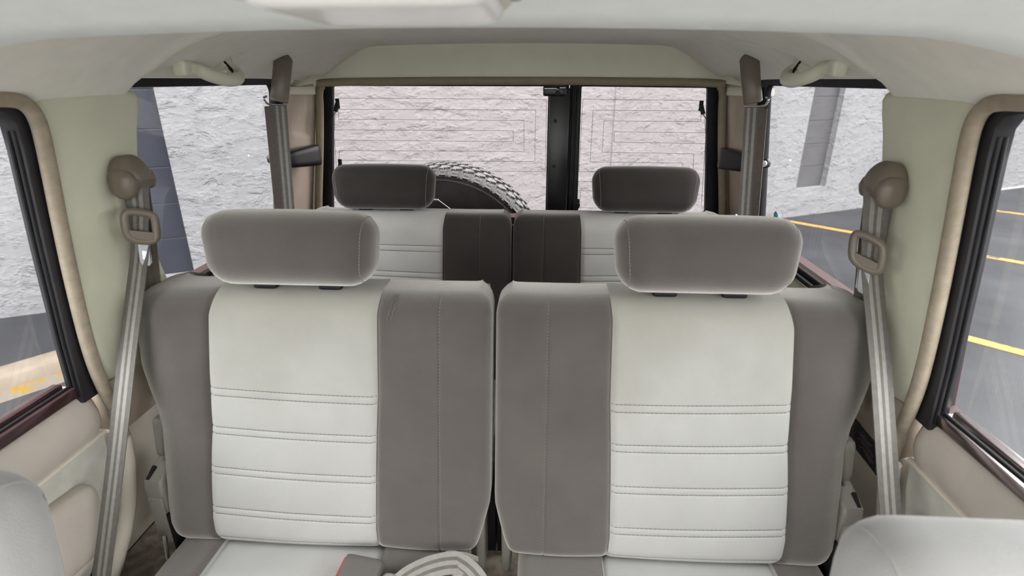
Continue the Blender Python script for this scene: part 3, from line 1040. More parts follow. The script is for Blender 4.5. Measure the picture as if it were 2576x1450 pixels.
def build_backrest(sg, root, Y0, Z0, k, dx_out=0.028, xs=1.0, dz=0.0, stitch=(-.545, -.559, -.619, -.632, -.697, -.710, -.776, -.789, -.834), thick=0.05, R=0.042, md='velour_dark', ml='velour_light', marks=False):
    top, bot = -.366, -.852
    F = lambda tab, z: lerp_tab(tab, z) * xs
    def fade(z):
        return max(0.0, min(1.0, (-0.40 - z) / 0.1, (z + 0.845) / 0.03))
    zs = set()
    for i in range(49):
        zs.add(round(bot + (top - bot) * i / 48, 5))
    for i in range(9):
        e = R * (1 - math.cos(i / 8 * math.pi / 2))
        zs.add(round(top - e, 5))
        zs.add(round(bot + e * 0.7, 5))
    for s in stitch:
        for d in (-.005, -.0028, -.0014, 0, .0014, .0028, .005):
            zs.add(round(s + d, 5))
    zs = sorted(z for z in zs if bot <= z <= top)
    def shear(x, z):
        a, b = F(S2, z), F(S1, z)
        w = max(0, min(1, (x - a) / (b - a)))
        return -0.0045 + 0.009 * w
    def surf(x, zr):
        xo, xi = F(XO, zr) + dx_out, F(XI, zr)
        s1, s2_ = F(S1, zr), F(S2, zr)
        def roll(d, r):
            q_ = min(1.0, max(0.0, 1 - d / r))
            return 1 - math.sqrt(1 - q_ * q_)
        dl = max(R * roll(xo - x, R * 1.15), 0.022 * roll(x - xi, 0.022))
        dv = max(R * roll(top - zr, R), R * 0.7 * roll(zr - bot, R * 0.7))
        drop = (dl ** 1.6 + dv ** 1.6) ** (1 / 1.6)
        e = min(1.0, drop / R)
        b = 0.0
        if x > s1:
            w = (x - s1) / max(1e-4, xo - s1)
            b += 0.018 * math.sin(math.pi * min(1, w * 1.0)) * max(0.0, 1 - abs(zr + 0.50) / 0.40)
        elif x < s2_:
            w = (x - xi) / max(1e-4, s2_ - xi)
            b += 0.006 * math.sin(math.pi * max(0, min(1, w)))
            b -= 0.0022 * math.exp(-((x - (0.098 * xs)) / 0.0022) ** 2)
        else:
            w = (x - s2_) / (s1 - s2_)
            b += 0.004 * math.sin(math.pi * w)
            # puffed bands between the stitched channels
            ed = sorted(list(stitch) + [bot, top])
            for z0, z1 in zip(ed[:-1], ed[1:]):
                if z0 <= zr <= z1:
                    b += (0.0024 if z1 - z0 > 0.03 else 0.0012) * max(0.0, math.sin(math.pi * (zr - z0) / (z1 - z0))) ** 0.7 * (0.6 + 0.4 * math.sin(math.pi * w))
                    break
            for s in stitch:
                b -= 0.0012 * math.exp(-((zr - s) / 0.0012) ** 2)
        for s in (s1, s2_):
            b -= 0.005 * math.exp(-((x - s) / 0.005) ** 2)
        z = zr + shear(x, zr) * fade(zr)
        y = Y0 + (z - Z0) * k + drop - b * (1 - 0.7 * e)
        return (sg * x, y, z + dz)
    def cols(f0, f1, n, c0, c1):
        out = []
        for i in range(n + 1):
            t = i / n
            out.append(t)
        # cluster at the ends
        return [0.5 - 0.5 * math.cos(math.pi * t) for t in out]
    parts = (('inner_bolster', lambda z: F(XI, z), lambda z: F(S2, z), 30, md),
             ('centre_panel', lambda z: F(S2, z), lambda z: F(S1, z), 30, ml),
             ('side_bolster', lambda z: F(S1, z), lambda z: F(XO, z) + dx_out, 26, md))
    for nm, f0, f1, n, m in parts:
        tt = cols(0, 1, n, 0, 0)
        if nm == 'inner_bolster':
            xm = 0.098 * xs
            rows = []
            extra = True
        else:
            extra = False
        rows = []
        for z in zs:
            a, b = f0(z), f1(z)
            if extra:
                xx = [a + (xm - a) * t for t in tt] + [xm + (b - xm) * t for t in tt[1:]]
            else:
                xx = [a + (b - a) * t for t in tt]
            rows.append([surf(x, z) for x in xx])
        def tuck(z):
            return z - 0.018 * max(0, min(1, (z - dz - top + 0.03) / 0.03)) + 0.02 * max(0, min(1, (bot + 0.03 - z + dz) / 0.03))
        def back(row):
            return [(x, y + thick, z) for x, y, z in row]
        def back2(row, s):
            return [(x, y + thick + 0.03, z + s) for x, y, z in row]
        mb = MB()
        full = [back2(rows[0], 0.02), back(rows[0])] + rows + [back(rows[-1]), back2(rows[-1], -0.018)]
        mb.rows(full)
        if nm == 'side_bolster':
            e0 = [r[-1] for r in rows]
            mb.rows([[p, (p[0], p[1] + thick, p[2]), (p[0] - sg * 0.02, p[1] + thick + 0.03, tuck(p[2]))] for p in e0])
        if nm == 'inner_bolster':
            e0 = [r[0] for r in rows]
            mb.rows([[p, (p[0], p[1] + thick, p[2]), (p[0] + sg * 0.006, p[1] + thick + 0.03, tuck(p[2]))] for p in e0])
        part = obj(nm, mb, m, root, angle=75)
        if nm == 'centre_panel':
            for s in stitch:
                t = MB()
                t.dashes([(lambda p: (p[0], p[1] - 0.0002, p[2]))(surf(F(S2, s) + (F(S1, s) - F(S2, s)) * (0.006 + 0.988 * i / 40), s)) for i in range(41)], 0.0008)
                obj('stitching', t, 'thread_dark', part, smooth=False)
        if nm == 'inner_bolster':
            t = MB()
            zz = [bot + 0.02 + (top - bot - 0.022) * i / 80 for i in range(81)]
            t.dashes([(lambda p: (p[0], p[1] - 0.0003, p[2]))(surf(0.098 * xs, z)) for z in zz], 0.0005, 0.0036, 0.0026)
            obj('stitching', t, 'thread_light', part, smooth=False)
            if marks:
                for x0 in (0.176, 0.183):
                    t = MB()
                    pts = [surf(x0 + 0.010 * i / 14 + 0.0012 * math.sin(i * 1.7), top - 0.003 - 0.040 * i / 14) for i in range(15)]
                    for a_, b_ in zip(pts[:-1], pts[1:]):
                        t.tube([(a_[0], a_[1] - 0.0003, a_[2]), (b_[0], b_[1] - 0.0003, b_[2])], random.uniform(0.0006, 0.0015), 5)
                    mk = obj('scuff_mark', t, 'thread_dark', part, smooth=False)
                    mk['label'] = 'dark scuff line near the top of the backrest'
    # closed back shell behind the upholstery
    t = MB()
    pl = [(F(XI, z) + 0.012, z) for z in zs[::3]] + [(F(XO, z) + dx_out - 0.022, z) for z in zs[::-3]]
    pl = [(x, max(bot + 0.02, min(top - 0.018, z))) for x, z in pl]
    yb = lambda z: Y0 + (z - Z0) * k + R + thick + 0.02
    t.prism(pl, lambda x, z: (sg * x, yb(z), z + dz), lambda x, z: (sg * x, yb(z) + 0.02, z + dz))
    obj('back_shell', t, 'greyplastic', root, smooth=False)

def build_headrest(sg, root, c, h, r, m='velour_dark', seam='thread_light', posts=True, tilt=0.0):
    hx, hy, hz = h
    C = Vector((sg * c[0], c[1], c[2]))
    rot = Matrix.Rotation(tilt, 3, 'X')
    def fn(p):
        # slight pillow: fuller in the middle, ends a little lower
        w = 1 - (p.x / hx) ** 2
        kz = 1.0 + 0.03 * w
        ky = 1.0 + 0.06 * w
        return (p.x + 0.006 * (p.x / hx) * (p.z / hz), p.y * ky, p.z * kz - 0.002 * (1 - w))
    mb = MB()
    mb.rbox(C, h, r, 22, rot, fn)
    hr = obj('headrest', mb, m, root, angle=80)
    for s in (-1, 1):
        xs_ = s * (hx - r * 0.42)
        e = (abs(xs_) - (hx - r)) / r
        rr = r * math.sqrt(max(0.0, 1 - e * e)) if e > 0 else r
        iy, iz = hy - r, hz - r
        pts = []
        for qd, (sy, sz) in enumerate(((1, 1), (-1, 1), (-1, -1), (1, -1))):
            for i in range(10):
                a = math.radians(90 * qd + 90 * i / 9)
                p = Vector((xs_, sy * iy + rr * math.cos(a), sz * iz + rr * math.sin(a)))
                pts.append(rot @ Vector(fn(p)) + C)
        t = MB()
        t.dashes(pts + [pts[0]], 0.0009, 0.0040, 0.0016)
        obj('seam', t, seam, hr, smooth=False)
    if posts:
        for s in (-1, 1):
            t = MB()
            x = C.x + s * 0.062
            t.tube([(x, C.y + 0.012, C.z - hz + 0.02), (x, C.y + 0.008, C.z - hz - 0.06)], 0.006, 10)
            obj('post', t, 'steel', hr)
            t = MB()
            t.rbox((x, C.y + 0.004, C.z - hz - 0.008), (0.022, 0.014, 0.006), 0.005, 4)
            obj('post_collar', t, 'black', hr)
    return hr

def build_cushion(sg, root, x0, x1, y0, y1, ztop, zbot, s1=.53, s2_=.21, slope=0.05):
    def zt(x, y):
        e = max(0.0, 1 - (x - x0) / 0.03, 1 - (x1 - x) / 0.045)
        ev = max(0.0, 1 - (y1 - y) / 0.05, 1 - (y - y0) / 0.05)
        d = 0.045 * (1 - math.sqrt(max(0, 1 - min(1, math.hypot(e, ev)) ** 2)))
        b = 0.0
        if s2_ < x < s1:
            b = 0.004 * math.sin(math.pi * (x - s2_) / (s1 - s2_))
            for yy in (y1 - 0.055, y1 - 0.155, y1 - 0.255):
                b -= 0.003 * math.exp(-((y - yy) / 0.003) ** 2)
        else:
            b = 0.010
        for s in (s1, s2_):
            b -= 0.005 * math.exp(-((x - s) / 0.006) ** 2)
        return ztop + slope * (y1 - y) - d + b
    ys = sorted(set([y0 + (y1 - y0) * i / 40 for i in range(41)] + [y1 - q_ + d for q_ in (0.055, 0.155, 0.255) for d in (-.004, -.002, 0, .002, .004)]))
    for nm, a, b, m in (('cushion_inner', x0, s2_, 'velour_dark'), ('cushion_centre', s2_, s1, 'velour_light'), ('cushion_outer', s1, x1, 'velour_dark')):
        xx = [a + (b - a) * (0.5 - 0.5 * math.cos(math.pi * i / 16)) for i in range(17)]
        rows = [[(sg * x, y, zt(x, y)) for x in xx] for y in ys]
        lo = lambda row: [(x, y, zbot) for x, y, z in row]
        mb = MB()
        mb.rows([lo(rows[0])] + rows + [lo(rows[-1])])
        if nm == 'cushion_inner':
            mb.rows([[r[0], (r[0][0], r[0][1], zbot)] for r in rows])
        if nm == 'cushion_outer':
            mb.rows([[r[-1], (r[-1][0], r[-1][1], zbot)] for r in rows])
        p = obj(nm, mb, m, root, angle=75)
        if nm == 'cushion_centre':
            for q_ in (0.055, 0.155, 0.255):
                t = MB()
                t.dashes([(sg * x, y1 - q_, zt(x, y1 - q_) + 0.0003) for x in [a + (b - a) * i / 20 for i in range(21)]], 0.0006)
                obj('stitching', t, 'thread_dark', p, smooth=False)

MIDDLE = (('left', -1, 'two-tone velour middle-row seat on the left with a belt buckle on its cushion'),
          ('right', 1, 'two-tone velour middle-row seat on the right, no buckle on its cushion'))
for sd, sg, lab in MIDDLE:
    rt = empty('middle_seat', (sg * 0.33, 0.62, -0.96), lab, 'seat', 'middle-row seats')
    build_backrest(sg, rt, .880, -.40, .244, marks=sg < 0)
    build_headrest(sg, rt, (.370, .925, -.2865), (.1565, .052, .0665), 0.046, tilt=math.radians(-8))
    build_cushion(sg, rt, 0.050, 0.632, 0.30, 0.855, -0.862, -0.93)
    q = MB()
    q.rbox((sg * 0.34, 0.58, -0.945), (0.26, 0.24, 0.018), 0.01, 4)
    obj('seat_base', q, 'void', rt)
    # inner hinge post beside the gap
    q = MB()
    q.rbox((sg * 0.0255, 0.842, -0.82), (0.010, 0.030, 0.115), 0.008, 6)
    obj('hinge_cover', q, 'greyplastic', rt)
    q = MB()
    q.box((sg * 0.013, 0.915, -0.86), (0.011, 0.03, 0.095))  # dark box standing in for the shade in the gap between seats
    obj('gap_shade_box', q, 'void', rt, smooth=False)
    # recliner cover and lever on the outer flank
    q = MB()
    cv = [(.795, -.742), (.80, -.725), (.83, -.715), (.855, -.70), (.862, -.64), (.872, -.628), (.90, -.628), (.93, -.64), (.95, -.72), (.955, -.875), (.80, -.875)]
    q.prism(cv, lambda y, z: (sg * 0.640, y, z), lambda y, z: (sg * (0.679 - 0.022 * max(0, min(1, (z + 0.72) / 0.08))), y, z))
    rc = obj('recliner_cover', q, 'greyplastic', rt, bevel=0.008, seg=3, bang=60)
    q = MB()
    q.box((sg * 0.657, 0.7945, -0.815), (0.014, 0.004, 0.055))
    obj('cover_inset', q, 'greyplastic', rc, bevel=0.002)
    q = MB()
    q.box((sg * 0.669, 0.816, -0.7205), (0.003, 0.014, 0.005), Matrix.Rotation(0.5, 3, 'X'))
    obj('lever_slot', q, 'void', rc, smooth=False)
    q = MB()
    q.rbox((sg * 0.649, 0.846, -0.650), (0.012, 0.016, 0.045), 0.0105, 8, Matrix.Rotation(sg * -0.12, 3, 'Y'))
    lv = obj('recliner_lever', q, 'greyplastic', rt)
    q = MB()
    q.tube([(sg * 0.653, 0.846, -0.69), (sg * 0.662, 0.838, -0.73)], 0.0025, 8)
    obj('lever_rod', q, 'steel', lv)
    # dark hinge plate and bright rod at the foot of the outer bolster
    q = MB()
    q.box((sg * 0.640, 0.842, -0.86), (0.003, 0.05, 0.06))
    q2 = obj('hinge_plate', q, 'void', rt, smooth=False)
    q = MB()
    q.tube([(sg * 0.643, 0.775, -0.835), (sg * 0.640, 0.765, -0.875), (sg * 0.628, 0.745, -0.93)], 0.004, 8)
    obj('hinge_rod', q, 'chrome', q2)

THIRD = (('left', -1, 'dark velour third-row seat on the left, in front of the spare tyre'),
         ('right', 1, 'dark velour third-row seat on the right, in front of the narrow tailgate pane'))
for sd, sg, lab in THIRD:
    rt = empty('rear_seat', (sg * 0.30, 1.25, -0.96), lab, 'seat', 'third-row seats')
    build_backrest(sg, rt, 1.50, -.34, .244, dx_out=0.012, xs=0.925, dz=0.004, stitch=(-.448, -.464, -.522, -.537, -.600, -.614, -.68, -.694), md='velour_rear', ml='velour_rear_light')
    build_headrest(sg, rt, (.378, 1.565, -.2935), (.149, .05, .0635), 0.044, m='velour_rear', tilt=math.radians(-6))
    build_cushion(sg, rt, 0.03, 0.58, 1.02, 1.46, -0.83, -0.955)

q = MB()  # unseen console, added pale to bounce light onto the front headliner
q.rbox((0.0, -0.24, -0.785), (0.11, 0.40, 0.17), 0.04, 8)
tag(obj('bounce_console', q, 'dash'), 'unseen beige console added between the front seats to bounce light', 'console')

# front seats, leaned right back so that only the tops of their backrests show
for sd, sg, lab in (('left', -1, 'pale grey velour front seat top in the lower left corner'), ('right', 1, 'pale grey velour front seat top in the lower right corner')):
    rt = empty('front_seat', (sg * 0.42, -0.1, -0.96), lab, 'seat', 'front seats')
    q = MB()
    rot = Matrix.Rotation(math.radians(-6), 3, 'X')
    h = (0.165, 0.055, 0.235)
    c = Vector((sg * (0.532 if sg < 0 else 0.500), 0.320, -0.556 if sg < 0 else -0.568))
    q.rbox(c, h, 0.05, 18, rot)
    bk = obj('backrest', q, 'velour_front', rt, angle=80)
    t = MB()
    r = 0.05
    xx = -sg * (h[0] - 0.020)
    e = (abs(xx) - (h[0] - r)) / r
    rr = r * math.sqrt(1 - e * e)
    pts = []
    for qd, (sy, sz) in enumerate(((1, 1), (-1, 1), (-1, -1), (1, -1))):
        for i in range(8):
            a = math.radians(90 * qd + 90 * i / 7)
            pts.append(rot @ Vector((xx, sy * (h[1] - r) + rr * math.cos(a), sz * (h[2] - r) + rr * math.sin(a))) + c)
    t.tube(pts, 0.0010, 6, closed=True)
    obj('seam', t, 'velour_front', bk)
    q = MB()
    q.rbox((sg * 0.45, -0.12, -0.80), (0.20, 0.25, 0.08), 0.05, 10)
    obj('cushion', q, 'velour_front', rt)
    q = MB()
    q.box((sg * 0.45, -0.12, -0.91), (0.17, 0.20, 0.05))
    obj('seat_base', q, 'void', rt, smooth=False)

# ================================================================== BELTS
for sd, sg, dzt in (('left', -1, 0.0), ('right', 1, -0.026)):
    rt = empty('seat_belt', (sg * 0.68, 0.66, -0.95), 'brown striped seat belt hanging from the %s pillar beside the middle-row seat' % sd, 'seat belt', 'middle-row seat belts')
    # anchor cover
    def ell(rx, ry, rz, top=0.0):
        def f(p):
            k = 1 - top * max(0, p.z / 0.02)
            return (p.x / 0.02 * rx * k, p.y / 0.02 * ry * k, p.z / 0.02 * rz)
        return f
    q = MB()
    q.rbox((sg * 0.653, 0.935, -0.158), (0.02, 0.02, 0.02), 0.016, 12, Matrix.Rotation(sg * 0.12, 3, 'Y'), ell(0.026, 0.036, 0.033, 0.22))
    hd = obj('anchor_cover', q, 'brown', rt, angle=70)
    q = MB()
    q.rbox((sg * 0.650, 0.909, -0.171), (0.02, 0.02, 0.02), 0.0175, 10, None, ell(0.023, 0.0155, 0.027))
    obj('cover_lobe', q, 'brown', hd, angle=70)
    q = MB()
    q.rbox((sg * 0.641, 0.962, -0.170), (0.02, 0.02, 0.02), 0.0175, 10, None, ell(0.012, 0.008, 0.018))
    obj('cover_lobe', q, 'brown', hd, angle=70)
    q = MB()
    q.tube([(sg * 0.636, 0.908, -0.169), (sg * 0.634, 0.960, -0.168)], 0.0090, 12)
    obj('guide_bar', q, 'brown', hd)
    # retractor run behind, straight down the pillar
    def sides(path):
        out = []
        k = len(path)
        P = [Vector(p) for p in path]
        for i in range(k):
            t = (P[min(i + 1, k - 1)] - P[max(i - 1, 0)]).normalized()
            w = i / (k - 1)
            nrm = Vector((-sg * (0.25 - 0.45 * min(1, w * 2.2)), -0.97, 0))
            out.append(t.cross(nrm).normalized())
        return out
    pth = [(sg * 0.652, 0.940, -0.175), (sg * 0.668, 0.948, -0.30), (sg * 0.690, 0.955, -0.45), (sg * 0.712, 0.96, -0.62)]
    q = MB()
    q.ribbon(smooth_path(pth, 4), sides(smooth_path(pth, 4)), 0.046, 0.0016, (0, 1, 0, 1, 0), (3, 2, 2, 2, 3))
    obj('retractor_webbing', q, ('web_dark', 'web_a'), rt)
    pth = [(sg * 0.640, 0.935, -0.166), (sg * 0.640, 0.924, -0.185), (sg * 0.643, 0.922, -0.215), (sg * 0.647, 0.915, -0.25 + dzt * .5), (sg * 0.650, 0.904, -0.30 + dzt * .3), (sg * 0.658, 0.83, -0.455), (sg * 0.669, 0.745, -0.645), (sg * 0.677, 0.66, -0.82), (sg * 0.684, 0.60, -0.945)]
    pp = smooth_path(pth, 5)
    q = MB()
    q.ribbon(pp, sides(pp), 0.041, 0.0016, (0, 1, 0, 1, 0), (3, 2, 1.6, 2, 3))
    obj('webbing', q, ('web_a', 'web_b'), rt)
    # tongue: plastic loop and steel blade
    tz = -0.247 + dzt
    tcn = Vector((sg * 0.634, 0.905, tz))
    ax = Vector((sg * 0.69, -0.72, 0)).normalized()   # across the loop, in the strap plane
    dn_ = Vector((sg * 0.05, -0.10, -0.99)).normalized()
    nm_ = ax.cross(dn_).normalized()
    def tp(u, v, w=0.0):
        return tcn + ax * (u * sg * 0.74) + dn_ * (v + u * 0.22) + nm_ * w
    loop = [tp(u, v) for u, v in ((-.030, -.016), (-.022, -.024), (0, -.026), (.022, -.024), (.030, -.016), (.031, .006), (.027, .020), (.012, .026), (-.012, .026), (-.027, .020), (-.031, .006))]
    q = MB()
    q.tube(smooth_path(loop, 4, True), 0.0052, 8, True, 0.0068, up=nm_)
    q.prism([(-.026, .008), (.026, .008), (.027, .020), (.013, .029), (-.013, .029), (-.027, .020)], lambda u, v: tp(u, v, -.004), lambda u, v: tp(u, v, .004))
    tg = obj('tongue_loop', q, 'brown', rt, angle=50)
    q = MB()
    q.prism([(-.012, .024), (.012, .024), (.012, .066), (.008, .072), (-.008, .072), (-.012, .066)], lambda u, v: tp(u, v, -.0014), lambda u, v: tp(u, v, .0014))
    bl = obj('tongue_blade', q, 'steel', rt, bevel=0.0008, seg=1)
    q = MB()
    q.prism([(-.005, .044), (.005, .044), (.005, .060), (-.005, .060)], lambda u, v: tp(u, v, -.0017), lambda u, v: tp(u, v, .0017))
    obj('blade_slot', q, 'chrome', bl, smooth=False)
    q = MB()
    q.tube([tp(-sg * 0.012, .028, 0), tp(-sg * 0.012, .066, 0)], 0.002, 6)
    obj('blade_edge', q, 'chrome', bl)

    # third-row belt
    rt = empty('seat_belt', (sg * 0.66, 1.49, -0.50), 'brown seat belt hanging from the roof rail beside the %s third-row seat' % sd, 'seat belt', 'third-row seat belts')
    q = MB()
    c0, c1 = Vector((sg * 0.584, 1.463, 0.044)), Vector((sg * 0.600, 1.442, -0.054))
    pth = smooth_path([c0 + Vector((0, 0.012, 0.012)), c0, c0.lerp(c1, 0.45) + Vector((-sg * 0.002, -0.004, 0)), c0.lerp(c1, 0.8), c1], 5)
    k = len(pth)
    q.tube(pth, [0.0225 * min(1, math.sqrt((i + 0.15) / 4)) for i in range(k - 1)] + [0.020], 14, ry=[0.008 + 0.003 * min(1, i / 4) for i in range(k)], up=(1, -0.42 * sg, 0))
    hg = obj('hanger_cover', q, 'brown', rt, angle=60)
    q = MB()
    rc_ = Vector((sg * 0.606, 1.428, -0.062))
    lp = [rc_ + Vector((sg * x, y, z)) for x, y, z in ((-.026, .012, -.001), (.012, -.004, .002), (.020, -.008, .010), (.022, -.009, .018), (.014, -.006, .022))]
    q.tube(smooth_path(lp, 5), 0.0026, 8)
    obj('guide_ring', q, 'chrome', hg)
    a0 = Vector((sg * 0.596, 1.432, -0.064))
    b0 = Vector((sg * 0.645, 1.492, -0.372))
    cc = Vector((sg * 0.665, 1.515, -0.50))
    sv = Vector((1.0 * sg, -0.25, 0.0))
    q = MB()
    q.ribbon(smooth_path([a0, a0.lerp(b0, .5), b0, cc], 6), Vector((sg * 1.0, -0.30, 0)), 0.034, 0.0016, (0, 1, 0, 1, 0), (2, 2, 2, 2, 2))
    obj('webbing', q, ('web_a', 'web_b'), rt)
    a1, b1, c1_ = (p + Vector((sg * 0.020, -0.012, 0)) for p in (a0, b0, cc))
    q = MB()
    q.ribbon(smooth_path([a1, a1.lerp(b1, .5), b1, c1_], 6), Vector((sg * 0.55, -0.85, 0)), 0.03, 0.0016, (0, 0, 0), (2, 2, 2))
    obj('return_webbing', q, ('web_dark',), rt)
    if sg > 0:
        q = MB()
        q.tube(smooth_path([(0.640, 1.49, -0.40), (0.632, 1.49, -0.375), (0.622, 1.49, -0.352), (0.616, 1.49, -0.350), (0.618, 1.49, -0.38), (0.620, 1.49, -0.41)], 5), 0.0032, 8)
        obj('belt_hook', q, 'chrome', rt)

# buckle and folded lap belt on the left middle seat
rt = empty('belt_buckle', (-0.255, 0.72, -0.862), 'taupe seat belt buckle with red button lying on the left seat cushion', 'buckle')
rot = Matrix.Rotation(math.radians(-10), 3, 'Z') @ Matrix.Rotation(math.radians(14), 3, 'X')
q = MB()
q.rbox((-0.232, 0.684, -0.830), (0.037, 0.046, 0.013), 0.008, 8, rot)
bk = obj('buckle_body', q, 'buckle', rt)
q = MB()
q.rbox(Vector((-0.232, 0.684, -0.830)) + rot @ Vector((-0.0355, 0.004, 0.000)), (0.0035, 0.034, 0.0085), 0.0025, 4, rot)
obj('release_button', q, 'red', bk)
q = MB()
q.rbox((-0.176, 0.680, -0.840), (0.018, 0.030, 0.013), 0.012, 8, rot)
obj('buckle_sleeve', q, 'web_b', rt)
lb = empty('lap_belt', (-0.07, 0.68, -0.86), 'grey striped lap belt twisted into an arch on the left seat cushion', 'lap belt')
for pts_, s0, s1_ in ((((-0.166, 0.632, -0.856), (-0.156, 0.664, -0.840), (-0.130, 0.692, -0.826), (-0.096, 0.709, -0.816), (-0.058, 0.719, -0.811), (-0.026, 0.722, -0.813), (-0.004, 0.726, -0.826)), (0.75, -0.62, -0.2), (0.18, -0.95, -0.25)),
                      (((-0.078, 0.732, -0.834), (-0.064, 0.7285, -0.818), (-0.040, 0.719, -0.8115), (-0.012, 0.702, -0.818), (0.008, 0.678, -0.830), (0.014, 0.652, -0.844), (0.008, 0.628, -0.856)), (-0.1, -0.95, -0.3), (-0.80, -0.55, -0.2))):
    pth = smooth_path([(x_ - 0.016, y_, z_) for x_, y_, z_ in pts_], 6)
    k = len(pth)
    sv = [Vector(s0).lerp(Vector(s1_), i / (k - 1)) for i in range(k)]
    q = MB()
    q.ribbon(pth, sv, 0.041, 0.0016, (1, 0, 1, 0, 1), (2.4, 1.6, 2, 1.6, 2.4))
    obj('webbing', q, ('web_a', 'web_b'), lb)

# ================================================================== HANDLES, LATCHES, LAMP, STICKERS
for sd, sg in (('left', -1), ('right', 1)):
    rt = empty('grab_handle', (sg * 0.60, 1.17, 0.02), 'cream plastic grab handle above the %s quarter window' % sd, 'grab handle', 'roof grab handles')
    pts = smooth_path([(sg * .612, 1.078, .019), (sg * .606, 1.092, .019), (sg * .598, 1.110, .017), (sg * .586, 1.130, .007), (sg * .576, 1.168, -.001), (sg * .577, 1.208, .0), (sg * .585, 1.238, .006), (sg * .598, 1.252, .014), (sg * .612, 1.248, .022)], 6)
    k = len(pts)
    q = MB()
    q.tube(pts, [0.0145] * 8 + [0.0135] * (k - 8), 14, ry=0.011, up=(0, 0, 1))
    gh = obj('grip', q, 'cream', rt, angle=60)
    q = MB()
    q.rbox((sg * 0.610, 1.084, 0.0195), (0.0145, 0.018, 0.0155), 0.008, 8)
    obj('end_cap', q, 'cream', gh)
    q = MB()
    q.rbox((sg * 0.596, 1.089, 0.0185), (0.0015, 0.0085, 0.008), 0.0012, 4, Matrix.Rotation(sg * 0.45, 3, 'Z'))
    obj('screw_cover', q, 'pillar', gh)
    q = MB()
    q.rbox((sg * 0.613, 1.232, 0.033), (0.014, 0.020, 0.015), 0.009, 8)
    mt_ = obj('rear_mount', q, 'cream', gh)
    for j in range(3):
        q = MB()
        q.box((sg * 0.6000, 1.225 + 0.004 * j, 0.0285 - 0.0045 * j), (0.002, 0.016, 0.0011), Matrix.Rotation(math.radians(-32), 3, 'X'))
        obj('mount_slot', q, 'void', mt_, smooth=False)

    rt = empty('window_latch', (sg * 0.67, 1.70, -0.25), 'black pop-out window latch on the %s rear pillar' % sd, 'latch', 'quarter window latches')
    q = MB()
    def taper(p):
        return (p.x, p.y, p.z * (1.0 + 0.12 * p.y / 0.05))
    rot = Matrix.Rotation(sg * math.radians(-22), 3, 'Z')
    q.rbox((sg * 0.668, 1.690, -0.228), (0.020, 0.066, 0.029), 0.010, 8, Matrix.Rotation(sg * math.radians(22), 3, 'Z'), taper)
    lb_ = obj('latch_housing', q, 'black_gloss', rt)
    q = MB()
    q.tube(smooth_path([(sg * 0.688, 1.640, -0.226), (sg * 0.695, 1.60, -0.222), (sg * 0.700, 1.575, -0.217)], 5), 0.0055, 8, ry=0.003)
    obj('latch_arm', q, 'black_gloss', rt)
    q = MB()
    q.rbox((sg * 0.703, 1.556, -0.216), (0.010, 0.0125, 0.0125), 0.0095, 8)
    obj('glass_knob', q, 'black_gloss', rt)
    q = MB()
    q.tube([(sg * 0.694, 1.548, -0.216), (sg * 0.690, 1.545, -0.216)], 0.009, 14)
    obj('knob_cap', q, 'chrome', rt)

dl = empty('dome_lamp', (-0.035, 0.40, 0.085), 'white dome lamp with cream housing on the front headliner', 'lamp')
q = MB()
q.rbox((-0.030, 0.385, 0.063), (0.089, 0.066, 0.019), 0.016, 10)
obj('housing', q, 'cream', dl)
q = MB()
q.rbox((-0.020, 0.383, 0.057), (0.072, 0.068, 0.020), 0.015, 12)
obj('lens', q, 'lens', dl)
q = MB()
q.rbox((0.0595, 0.41, 0.060), (0.0055, 0.018, 0.009), 0.004, 5)
obj('switch', q, 'greyplastic', dl)

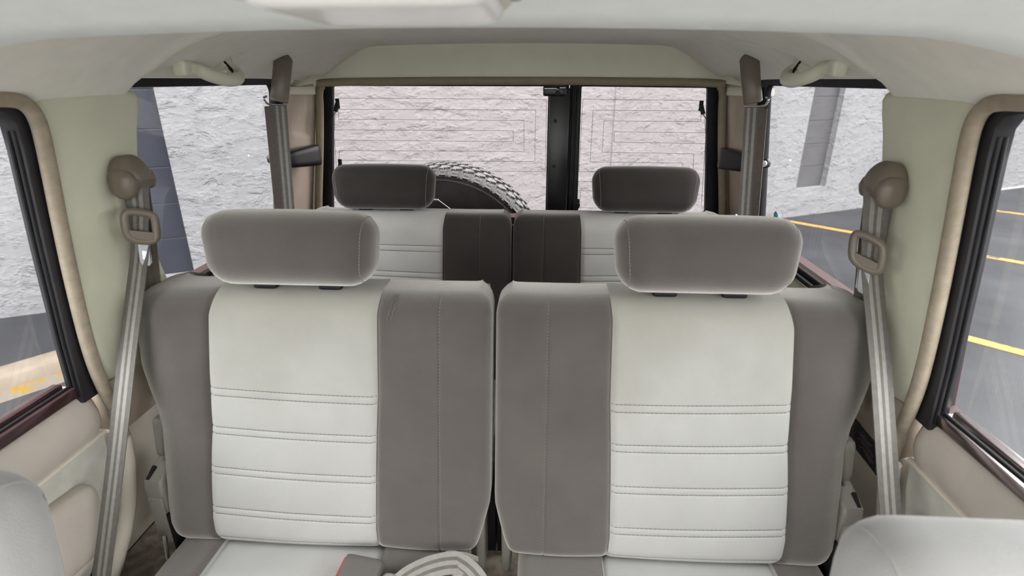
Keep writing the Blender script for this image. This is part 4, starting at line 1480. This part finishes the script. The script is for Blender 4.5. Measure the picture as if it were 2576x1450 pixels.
# jacking-instruction sticker on the right quarter panel
st = empty('sticker', (0.75, 0.96, -0.76), 'black instruction sticker with pale blue header on right quarter panel', 'sticker')
SA = 0.6765
def stk(u, v, d=0.0):   # u 0..1 rearward, v 0..1 downward
    y = 0.914 + 0.205 * u
    z = -0.664 - 0.078 * v + 0.012 * u
    return P3(1, SA - d, y, z)
def stq(name, u0, u1, v0, v1, d0, d1, m, parent):
    q = MB()
    q.prism([(u0, v0), (u1, v0), (u1, v1), (u0, v1)], lambda u, v: stk(u, v, d0), lambda u, v: stk(u, v, d1))
    return obj(name, q, m, parent, smooth=False)
sb = stq('backing', 0, 1, 0, 1, 0.0, 0.0012, 'sticker', st)
stq('header_bar', .03, .33, .05, .13, 0.0012, 0.0015, 'sticker_ink', sb)
stq('header_bar', .36, .95, .04, .11, 0.0012, 0.0015, 'sticker_ink', sb)
q = MB()
for j in range(9):
    v = 0.24 + 0.072 * j
    u = 0.44
    while u < 0.93:
        w = random.uniform(0.02, 0.07)
        q.prism([(u, v), (u + w, v), (u + w, v + .022), (u, v + .022)], lambda a, b: stk(a, b, .0012), lambda a, b: stk(a, b, .0014))
        u += w + 0.015
tx = obj('text_lines', q, 'sticker_line', sb, smooth=False)
q = MB()
for a, b in (((.08, .55), (.30, .50)), ((.08, .62), (.30, .57)), ((.06, .72), (.24, .68)), ((.06, .78), (.24, .74)), ((.30, .50), (.36, .62)), ((.24, .68), (.33, .80)),
             ((.10, .30), (.20, .42)), ((.20, .42), (.33, .34)), ((.12, .38), (.30, .26)), ((.15, .46), (.36, .40)), ((.24, .30), (.34, .46)), ((.08, .84), (.20, .80))):
    q.tube([stk(a[0], a[1], .0015), stk(b[0], b[1], .0015)], 0.0005, 4)
obj('diagram', q, 'sticker_line', sb, smooth=False)
q = MB()
edge = [stk(u, v, .0015) for u, v in ((.012, .02), (.012, .975), (.985, .975), (.985, .02))]
q.tube(edge, 0.0005, 4, closed=True)
obj('border', q, 'sticker_line', sb, smooth=False)

# round blue sticker on the right quarter glass
bs = empty('window_sticker', (0.74, 1.54, -0.375), 'small round blue sticker on the right quarter window', 'sticker')
q = MB()
n = 28
q.prism([(1.523 + .0165 * math.cos(2 * math.pi * i / n), -.3595 + .0155 * math.sin(2 * math.pi * i / n)) for i in range(n)], side(1, 0.6975), side(1, 0.6985))
dd = obj('disc', q, 'blue', bs, smooth=False)
q = MB()
q.tube([P3(1, 0.697, 1.523 + .0125 * math.cos(2 * math.pi * i / n), -.3595 + .0118 * math.sin(2 * math.pi * i / n)) for i in range(n)], 0.0008, 4, closed=True)
q.tube([P3(1, 0.697, 1.518, -.353), P3(1, 0.697, 1.528, -.353), P3(1, 0.697, 1.518, -.366), P3(1, 0.697, 1.528, -.366)], 0.0011, 4)
obj('emblem', q, 'sticker_ink', dd, smooth=False)
